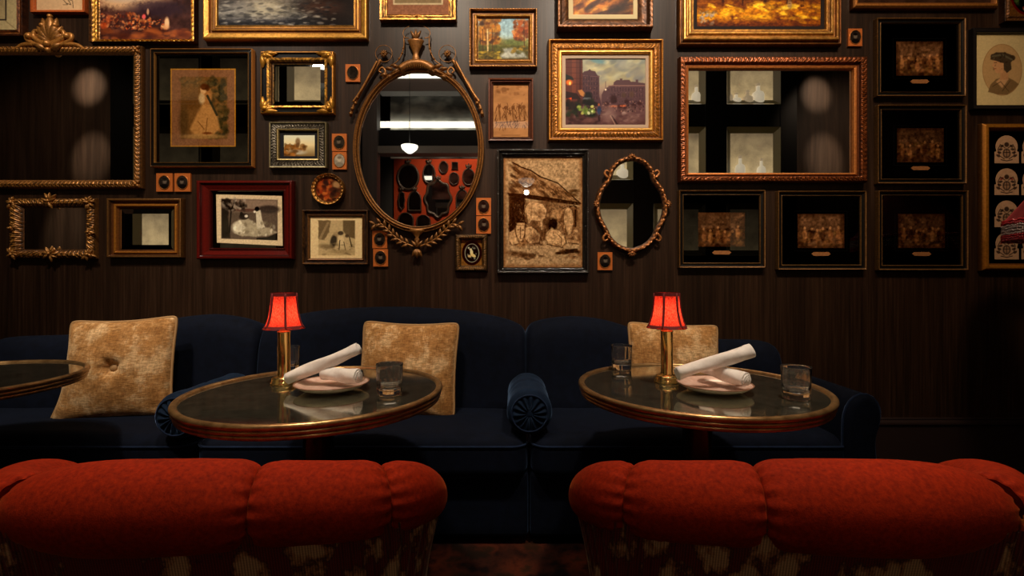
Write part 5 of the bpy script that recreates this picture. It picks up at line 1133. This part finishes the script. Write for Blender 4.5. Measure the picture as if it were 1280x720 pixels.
cushion(cpos(510, 461, 2.30), .475, .455, .16, (-.22, .015, -.06), 'square gold chenille cushion behind the left table, on the middle sofa section', False)
cushion(cpos(842, 447, 2.31), .435, .33, .14, (-.24, .035, -.05), 'gold chenille lumbar cushion behind the right table lamp', False)

# ================================================================ TABLES
TZ = .752
m = mirrormat('antiqued mirror top', (.46, .45, .34), .02, .6); m.node_tree.nodes['Principled BSDF'].inputs['Metallic'].default_value = .95; M['smoke'] = m
m, nt, b = newmat('aged brass edge'); n = noise(nt, objco(nt), 25, 5, .65)
nt.links.new(ramp(nt, n, [(.3, (.20, .10, .035)), (.6, (.46, .27, .11))]), b.inputs['Base Color']); setp(b, metal=.8, rough=.30); bump(nt, b, n, .15, .002); M['brass_edge'] = m
def table(X, Y, label, R=.385):
    o = empty('bistro_table', label, 'table', (X, Y, 0), 'round brass edged tables with antiqued mirror tops')
    c = (X, Y, 0)
    mk('mirror_top', *lathe([(0, TZ - .004), (R - .020, TZ - .004), (R - .020, TZ - .02)], c, 128), M['smoke'], o, smooth=False)
    def arc(cx, cz, r, a0, a1, n=9): return [(cx + r * math.cos(t), cz + r * math.sin(t)) for t in np.linspace(math.radians(a0), math.radians(a1), n)]
    mk('brass_edge', *lathe([(R - .0225, TZ - .010), (R - .022, TZ - .001), (R - .017, TZ + .003)] + arc(R - .0105, TZ - .0045, .0085, 100, -60) + [(R - .012, TZ - .0125), (R - .02, TZ - .0125)], c, 140), M['brass_edge'], o)
    mk('middle_moulding', *lathe([(R - .03, TZ - .0125), (R - .0125, TZ - .0125)] + arc(R - .012, TZ - .0185, .0062, 80, -80) + [(R - .03, TZ - .0245)], c, 140), M['brass_edge'], o)
    mk('lower_moulding', *lathe([(R - .03, TZ - .0245), (R - .0165, TZ - .0245)] + arc(R - .0165, TZ - .0310, .0066, 80, -80) + [(R - .035, TZ - .0378)], c, 140), M['brass_edge'], o)
    mk('underside', *lathe([(0, TZ - .021), (R - .022, TZ - .021), (R - .034, TZ - .0375), (R - .12, TZ - .056), (0, TZ - .056)], c, 64), M['black'], o)
    mk('column', *lathe([(0, TZ - .056), (.12, TZ - .056), (.12, TZ - .066), (.05, TZ - .08), (.046, TZ - .10), (.046, .12), (.055, .10), (.08, .06), (.08, .04)], c, 40), M['column'], o)
    mk('base', *lathe([(0, .045), (.10, .045), (.20, .030), (.235, .018), (.24, 0), (0, 0)], c, 56), M['column'], o)
M['column'] = simple('black pedestal', (.008, .006, .006), rough=.25)
table(-.604, 1.499, 'round mirror-topped table left of centre with lamp, napkin plate and two glasses')
table(.602, 1.561, 'round mirror-topped table on the right with lamp, napkin plate and two glasses')
table(-1.95, 1.64, 'round mirror-topped table cut off by the left edge of the view')

# ---- lamps
def shade_mat():
    m, nt, b = newmat('red lamp fabric'); nt.nodes.remove(b); out = nt.nodes['Material Output']
    n = noise(nt, objco(nt, (500, 500, 160)), 1, 3, .6); c = ramp(nt, n, [(.35, (.50, .012, .008)), (.65, (.92, .11, .065))])
    d = N(nt, 'ShaderNodeBsdfDiffuse'); t = N(nt, 'ShaderNodeBsdfTranslucent'); mx = N(nt, 'ShaderNodeMixShader'); mx.inputs[0].default_value = .65
    nt.links.new(c, d.inputs['Color']); nt.links.new(c, t.inputs['Color']); nt.links.new(d.outputs[0], mx.inputs[1]); nt.links.new(t.outputs[0], mx.inputs[2]); nt.links.new(mx.outputs[0], out.inputs['Surface']); return m
M['shade'] = shade_mat(); M['shade_trim'] = simple('dark red ribbon', (.16, .006, .006), rough=.8)
M['brass'] = simple('polished brass', (.85, .58, .20), metal=.88, rough=.17)
M['bulb'] = simple('frosted bulb', (1, .9, .8), em=(1, .62, .32), ems=14)
def lamp(X, Y, label):
    o = empty('table_lamp', label, 'lamp', (X, Y, TZ - .004), 'little red-shaded brass table lamps'); c = (X, Y, TZ - .0037)
    mk('base', *lathe([(0, 0), (.041, 0), (.042, .004), (.038, .008), (.038, .016), (.036, .022), (.030, .025), (.022, .027), (0, .027)], c, 40), M['brass'], o)
    mk('column', *lathe([(.0215, .026), (.0215, .030), (.0195, .033), (.0195, .168), (.021, .170), (.021, .173), (.010, .176), (.010, .19), (0, .19)], c, 40), M['brass'], o)
    pr = [(.0645, .183), (.0590, .192), (.0540, .204), (.0485, .222), (.0448, .243), (.0425, .262), (.0410, .282), (.040, .300)]
    nP = 6
    def mod(r, th, z): return r * (1 - .045 * (0.5 - 0.5 * np.cos((th * nP)))) + .004 * np.abs(np.cos(th * nP / 2)) * (z < .188)
    mk('lamp_shade', *lathe(pr, c, 96, mod=mod), M['shade'], o)
    for k_ in range(nP):
        t = k_ * 2 * PI / nP
        mk('shade_rib', *tube([(c[0] + (r + .0012) * math.cos(t), c[1] + (r + .0012) * math.sin(t), c[2] + z) for r, z in pr], .0042, 6, squash=.5), M['shade_trim'], o)
    for (ra, za, rb, zb, nm) in ((.0658, .1815, .0594, .1925, 'lower_band'), (.0412, .290, .0404, .3015, 'upper_band')):
        v, f = lathe([(ra, za), (rb, zb)], c, 96, mod=lambda r, th, z: r * (1 - .03 * (0.5 - 0.5 * np.cos(th * nP))) + .001); mk(nm, v, f, M['shade_trim'], o)
    mk('bulb', *lathe([(0, .17), (.008, .17), (.009, .185), (.013, .195), (.013, .205), (.009, .213), (0, .216)], c, 20), M['bulb'], o)
    point((X, Y, c[2] + .236), .24, (1, .62, .36), .012)
LX1 = (358.5 - 640) / F * 1.62; LX2 = (833.5 - 640) / F * 1.62
lamp(LX1, 1.60, 'small brass table lamp with glowing red shade on the left table'); lamp(LX2, 1.62, 'small brass table lamp with glowing red shade on the right table')

# ---- glasses
m, nt, b = newmat('clear glass'); setp(b, color=(1, 1, 1), rough=.0, trans=1.0, ior=1.45, spec=.5); M['glass'] = m
gl = nt.nodes.new('ShaderNodeMixShader'); gl.inputs[0].default_value = .016; df = nt.nodes.new('ShaderNodeBsdfDiffuse'); nt.links.new(b.outputs[0], gl.inputs[1]); nt.links.new(df.outputs[0], gl.inputs[2]); nt.links.new(gl.outputs[0], nt.nodes['Material Output'].inputs['Surface'])  # a little white diffuse mixed in, standing in for glints on the glass
def tumbler(X, Y, label, h=.093):
    o = empty('rocks_glass', label, 'glass', (X, Y, TZ - .003), 'clear rocks glasses'); c = (X, Y, TZ - .0035)
    pr = [(0, 0), (.031, 0), (.0345, .003), (.036, .02), (.0395, h - .004), (.0402, h), (.0395, h + .0012), (.0385, h), (.0365, .05), (.033, .026), (.026, .022), (.012, .020), (0, .0195)]
    def mod(r, th, z): return r * (1 + .045 * np.abs(np.cos(th * 6)) * (z < .075) * (r > .01))
    v, f = lathe(pr, c, 96, mod=mod)
    mk('body', v, f, M['glass'], o)
def tp(px, py): d = F * (CH - TZ) / (py - HZ); return ((px - 640) / F * d, d)
tumbler(*tp(487, 492), 'clear tumbler on the right side of the left table'); tumbler(*tp(360.5, 463), 'clear tumbler standing behind the lamp of the left table')
tumbler(*tp(777, 461), 'clear tumbler at the left side of the right table'); tumbler(*tp(995, 497), 'clear tumbler at the right side of the right table')

# ---- plates and rolled napkins
m, nt, b = newmat('glazed pink plate'); n = noise(nt, objco(nt), 60, 4); nt.links.new(ramp(nt, n, [(.4, (.62, .40, .31)), (.7, (.74, .52, .42))]), b.inputs['Base Color']); setp(b, rough=.22, coat=.4, coatr=.08); M['plate'] = m
M['plate_rim'] = simple('brown plate rim', (.25, .12, .07), rough=.3)
M['plate_under'] = simple('cream glaze', (.62, .54, .42), rough=.25)
m, nt, b = newmat('white napkin cotton'); n = noise(nt, objco(nt), 40, 4); nt.links.new(ramp(nt, n, [(.3, (.66, .60, .55)), (.7, (.80, .75, .70))]), b.inputs['Base Color']); setp(b, rough=.8, sheen=.2); bump(nt, b, n, .5, .003); M['napkin'] = m
def napkin(A, B, r, label, seed, n0=0):
    A = np.array(A, float); B = np.array(B, float); L = np.linalg.norm(B - A); d = (B - A) / L
    up = np.array([0, 0, 1.0]); s = np.cross(d, up); s /= np.linalg.norm(s); up = np.cross(s, d)
    o = empty('rolled_napkin', label, 'napkin', tuple((A + B) / 2), 'white rolled napkins crossed on the plates')
    turns = 4.2; nn = 150; t = np.linspace(0, 1, nn); th = t * turns * 2 * PI + seed; rr = r * (.03 + .97 * t); w_ = r / turns * .55
    m_ = 26; secs = []; 
    for i, u in enumerate(np.linspace(0, 1, m_)):
        sc = 1 + .10 * (vnoise(np.array([u * 4.0]), np.array([seed * 3.1]), 4)[0] - .5) + (.06 * (u > .9)) - .08 * math.exp(-((u - .45) / .25) ** 2)
        lean = .0015 * math.sin(u * 5 + seed)
        fl = 1 - .10 * math.sin(u * 6 + seed)
        lp = .010 * (t ** 3) * math.sin(3 * u + seed)                     # outer layers slide along the roll
        C = A + d * (L * u) + up * lean
        cr = rr * sc + .0012 * np.sin(th * 3 + 9 * u)
        o1 = C + np.outer(np.cos(th) * cr, s) + np.outer(np.sin(th) * cr * fl, up) + np.outer(lp, d)
        c2 = cr - w_ * 1.6
        o2 = C + np.outer(np.cos(th) * c2, s) + np.outer(np.sin(th) * c2 * fl, up) + np.outer(lp, d)
        secs.append(np.concatenate([o1, o2[::-1]]))
    S_ = np.array(secs); n2 = S_.shape[1]
    f = gridf(m_, n2, False, True).tolist()
    h_ = nn
    for base, fl_ in ((0, False), ((m_ - 1) * n2, True)):
        for i in range(nn - 1): q = (base + i, base + i + 1, base + n2 - 2 - i, base + n2 - 1 - i); f.append(q if fl_ else q[::-1])
    mk('cloth', S_.reshape(-1, 3), f, M['napkin'], o)
def setting(px, py, which, sx=1.0):
    X, Y = tp(px, py); c = (X, Y, TZ - .0037); R = .111
    o = empty('side_plate', 'pinkish stoneware plate holding two rolled napkins on the %s table' % which, 'plate', c, 'stoneware plates under the napkins')
    z0 = 0
    mk('dish', *lathe([(0, .010), (.06, .0105), (.085, .013), (R - .004, .0235), (R - .001, .0245)], c, 72), M['plate'], o)
    mk('rim', *lathe([(R - .003, .0242), (R - .001, .0262), (R + .001, .0252), (R, .023)], c, 72), M['plate_rim'], o)
    mk('underside', *lathe([(R, .0232), (.09, .010), (.062, .003), (.058, 0), (.05, 0), (.048, .003), (0, .003)], c, 72), M['plate_under'], o)
    z = c[2]
    return X, Y, z
X, Y, z = setting(415, 486, 'left')
napkin((-.605, Y + .030, z + .044), (-.470, Y - .020, z + .046), .0235, 'white rolled napkin lying beneath the tilted one on the left plate', 1.0)
napkin((-.712, Y + .005, z + .030), (-.487, Y + .045, z + .124), .0225, 'white rolled napkin propped up at an angle over the other on the left plate', 2.1)
X, Y, z = setting(893, 487, 'right')
napkin((.622, Y + .085, z + .058), (.700, Y - .070, z + .046), .0235, 'white rolled napkin lying beneath the tilted one on the right plate', 1.6)
napkin((.508, Y - .005, z + .052), (.748, Y + .005, z + .124), .0225, 'white rolled napkin propped up at an angle over the other on the right plate', .4)

# ================================================================ RED CHAIRS
m, nt, b = newmat('ikat velvet'); g = objco(nt, (1, 1, 1)); n = noise(nt, objco(nt, (26, 26, 17)), 1, 4, .65)
v_ = N(nt, 'ShaderNodeTexVoronoi'); v_.inputs['Scale'].default_value = 1.0; v_.inputs['Randomness'].default_value = .8; nt.links.new(objco(nt, (13, 13, 8)), v_.inputs['Vector'])
wv = N(nt, 'ShaderNodeTexWave'); wv.inputs['Scale'].default_value = 60; wv.bands_direction = 'X'; nt.links.new(g, wv.inputs['Vector'])
wz_ = N(nt, 'ShaderNodeTexWave'); wz_.inputs['Scale'].default_value = 90; wz_.bands_direction = 'Z'; nt.links.new(g, wz_.inputs['Vector'])
mm = N(nt, 'ShaderNodeMath'); mm.operation = 'ADD'; nt.links.new(v_.outputs['Distance'], mm.inputs[0]); mm2 = N(nt, 'ShaderNodeMath'); mm2.operation = 'MULTIPLY'; mm2.inputs[1].default_value = 1.5; nt.links.new(n, mm2.inputs[0]); nt.links.new(mm2.outputs[0], mm.inputs[1]); mr = N(nt, 'ShaderNodeMath'); mr.operation = 'MULTIPLY'; mr.inputs[1].default_value = .8; nt.links.new(mm.outputs[0], mr.inputs[0])
ca = ramp(nt, mr.outputs[0], [(.78, (.62, .42, .20)), (.86, (.45, .22, .08)), (.96, (.06, .012, .007)), (1.0, (.16, .016, .010))])
nt.links.new(mixc(nt, .7, mixc(nt, .6, ca, wv.outputs['Color'], 'MULTIPLY'), ramp(nt, wz_.outputs['Fac'], [(0, (.45, .45, .45)), (1, (1.2, 1.2, 1.2))]), 'MULTIPLY'), b.inputs['Base Color']); setp(b, rough=.7, sheen=.2, sheenr=.3, sheent=(1, .8, .5)); M['ikat'] = m
def chair(sg, label, shift=0.0):
    T = lambda x: sg * x + shift
    o = empty('tub_chair', label, 'chair', (T(.66), 1.15, 0), 'two rust velvet tub chairs seen from behind')
    ctl = [(.225, 1.40, .455, .050), (.208, 1.24, .535, .064), (.208, 1.14, .588, .072), (.250, 1.072, .610, .076), (.35, 1.030, .620, .080), (.48, 1.005, .627, .083), (.62, .985, .632, .088), (.80, .975, .632, .090), (.95, .985, .630, .084), (1.06, 1.03, .607, .074), (1.12, 1.12, .597, .072), (1.135, 1.24, .56, .066), (1.12, 1.38, .46, .05)]
    P = smoothpath(ctl, 400); Rr = P[:, 3]
    ss = np.r_[0, np.cumsum(np.linalg.norm(np.diff(P[:, :3], axis=0), axis=1))]
    def s_at(x, lo=0, hi=400): i = lo + np.argmin(np.abs(P[lo:hi, 0] - x)); return ss[i]
    mid = 200
    seams = [0.0, s_at(.262, 60, mid), s_at(.508, 60, mid + 40), s_at(1.005, mid, 330), ss[-1]]
    rnd = [(.05, .045), (.045, .05), (.05, .25), (.09, .05)]
    for q in range(4):
        s0, s1 = seams[q], seams[q + 1]; n = 70; nth = 72
        # denser rings near the ends
        w_ = .5 - .5 * np.cos(np.linspace(0, PI, n)); s_ = s0 + (s1 - s0) * w_
        C = np.stack([np.interp(s_, ss, P[:, k]) for k in range(4)], -1)
        Tn = np.stack([np.interp(s_ + 1e-3, ss, P[:, k]) - np.interp(s_ - 1e-3, ss, P[:, k]) for k in range(2)] , -1); Tn /= np.linalg.norm(Tn, axis=1)[:, None]
        Nx, Ny = Tn[:, 1], -Tn[:, 0]                   # outward, away from the seat
        a = np.arange(nth) * 2 * PI / nth; V = np.zeros((n, nth, 3))
        ra, rb = rnd[q]
        for i in range(n):
            da, db = s_[i] - s0, s1 - s_[i]
            fa = math.sqrt(max(0, 1 - max(0, 1 - da / ra) ** 2)); fb = math.sqrt(max(0, 1 - max(0, 1 - db / rb) ** 2))
            lo_a, lo_b = (.72, .72)
            if q == 0: lo_a = .0
            if q == 3: lo_b = .0
            if q == 2: lo_b = .45
            fac = (lo_a + (1 - lo_a) * fa) * (lo_b + (1 - lo_b) * fb)
            r = C[i, 3] * fac
            pl = .0035 * np.sin(a * 15 + 1.3 * q) * (math.exp(-da / .022) + math.exp(-db / .022)) * min(1, da / .004 + .2) * min(1, db / .004 + .2)
            rr = r * (1 + .05 * np.cos(a - 3.6)) + pl + .003 * (vnoise(np.cos(a) * 2 + 7, np.full(nth, s_[i] * 9 + q * 5), 8) - .5)
            hx = rr * np.cos(a) * .98; hz = rr * np.sin(a) * 1.04
            # the lower front of the roll tucks back into the body
            V[i, :, 0] = C[i, 0] + Nx[i] * hx; V[i, :, 1] = C[i, 1] + Ny[i] * hx; V[i, :, 2] = C[i, 2] + hz
        V[..., 0] = T(V[..., 0]); f = gridf(n, nth, False, True).tolist(); f.append(tuple(range(nth))); f.append(tuple(range((n - 1) * nth, n * nth)))
        mk('bolster_roll' if q in (1, 2) else 'arm_roll', V.reshape(-1, 3), f, M['red_velvet'], o)
    # patterned outer shell under the roll, gathered at the arms
    n = 500; s_ = np.linspace(.01, ss[-1] - .01, n); C = np.stack([np.interp(s_, ss, P[:, k]) for k in range(4)], -1)
    Tn = np.stack([np.interp(s_ + 1e-3, ss, P[:, k]) - np.interp(s_ - 1e-3, ss, P[:, k]) for k in range(2)], -1); Tn /= np.linalg.norm(Tn, axis=1)[:, None]
    Nx, Ny = Tn[:, 1], -Tn[:, 0]
    ple = (np.exp(-((s_ - seams[1]) / .10) ** 2) + np.exp(-((s_ - seams[3]) / .12) ** 2)) * np.sin(s_ * 2 * PI / .022) * .005
    rows = []
    for z_, in_ in ((.0, .25), (-.3, .12), (-.6, .05)): pass
    H = np.linspace(0, 1, 14); G = np.zeros((14, n, 3))
    for j, h in enumerate(H):
        z = (C[:, 2] - .02) * (1 - h) + .12 * h; off = C[:, 3] * .72 * (1 - h) + .0 * h - .03 * h * h + ple * (1 - .3 * h) - .012 * math.sin(PI * min(1, h * 1.4))
        G[j, :, 0] = T(C[:, 0] + Nx * off); G[j, :, 1] = C[:, 1] + Ny * off; G[j, :, 2] = z
    mk('outer_shell', G.reshape(-1, 3), gridf(14, n), M['ikat'], o)
    G2 = G.copy(); G2[:, :, 0] = T((T(0) * 0 + C[:, 0] - Nx * C[:, 3] * .45))[None]; G2[:, :, 1] = (C[:, 1] - Ny * C[:, 3] * .45)[None]
    mk('inner_shell', G2.reshape(-1, 3), gridf(14, n, flip=True), M['red_velvet'], o)
    xa, xb = sorted((T(.26), T(1.06)))
    v, f = rbox(xa, xb, 1.05, 1.42, .26, .43, .06, 6, 8); mk('seat_cushion', v, f, M['red_velvet'], o)
    v, f = rbox(xa - .02, xb + .02, 1.00, 1.39, .11, .27, .03, 4, 6); mk('seat_base', v, f, M['ikat'], o)
    for lx in (.30, 1.02):
        for ly in (1.06, 1.34): mk('leg', *lathe([(0, 0), (.014, 0), (.024, .12), (0, .12)], (T(lx), ly, 0), 14), M['column'], o)
chair(1, 'rust red velvet tub chair with patterned outer back at lower right'); chair(-1, 'rust red velvet tub chair with patterned outer back at lower left', -.02)

# ================================================================ FRINGED SHADE AT THE RIGHT EDGE
LXr, LYr = 2.70, 2.2
o = empty('floor_lamp', 'unlit dark red lampshade with beaded fringe, cut by the right edge of the view', 'lamp', (LXr, LYr, 0))
c = (LXr, LYr, 0); zz = lambda py: CH + (HZ - py) / F * LYr
m = velvet('dark red damask', (.05, .002, .004), (.09, .004, .008), (.6, .1, .1), .4); M['damask'] = m
pr = [(.315, zz(276)), (.30, zz(268)), (.235, zz(242)), (.16, zz(212)), (.12, zz(192)), (.11, zz(186))]
mk('lamp_shade', *lathe(pr, c, 72, mod=lambda r, th, z: r * (1 + .02 * np.cos(th * 8))), M['damask'], o)
M['bead'] = simple('red glass beads', (.42, .01, .02), rough=.08, coat=1); M['bead_clear'] = simple('clear glass beads', (.55, .42, .38), rough=.08, coat=1)
def beads(name, zc, r, n, mat, rad, jit):
    mb = MB(); rg = random.Random(int(zc * 1000))
    for q in range(n):
        a = q * 2 * PI / n; z = zc + rg.uniform(-jit, jit); x, y = c[0] + r * math.cos(a), c[1] + r * math.sin(a)
        ball(mb, (x, y, z), rad, (1, 1, 1), n=6)
    ob = mb.build(name, mat, o); ob['kind'] = 'stuff'; return ob
for q, (dz, rr, mt) in enumerate(((0, .301, 'bead'), (-.012, .302, 'bead'), (-.024, .302, 'bead_clear'), (-.036, .302, 'bead_clear'), (-.048, .302, 'bead_clear'), (-.060, .302, 'bead_clear'), (-.072, .303, 'bead'), (-.082, .303, 'bead'), (-.092, .302, 'bead'))):
    beads('bead_fringe', zz(272) + dz, rr + .015, 150, M[mt], .0062, .003)
mk('pole', *tube([(LXr, LYr, .02), (LXr, LYr, zz(210))], .012, 12), M['bronze'], o); mk('base', *lathe([(0, .04), (.05, .035), (.13, .02), (.14, 0), (0, 0)], c, 32), M['bronze'], o)
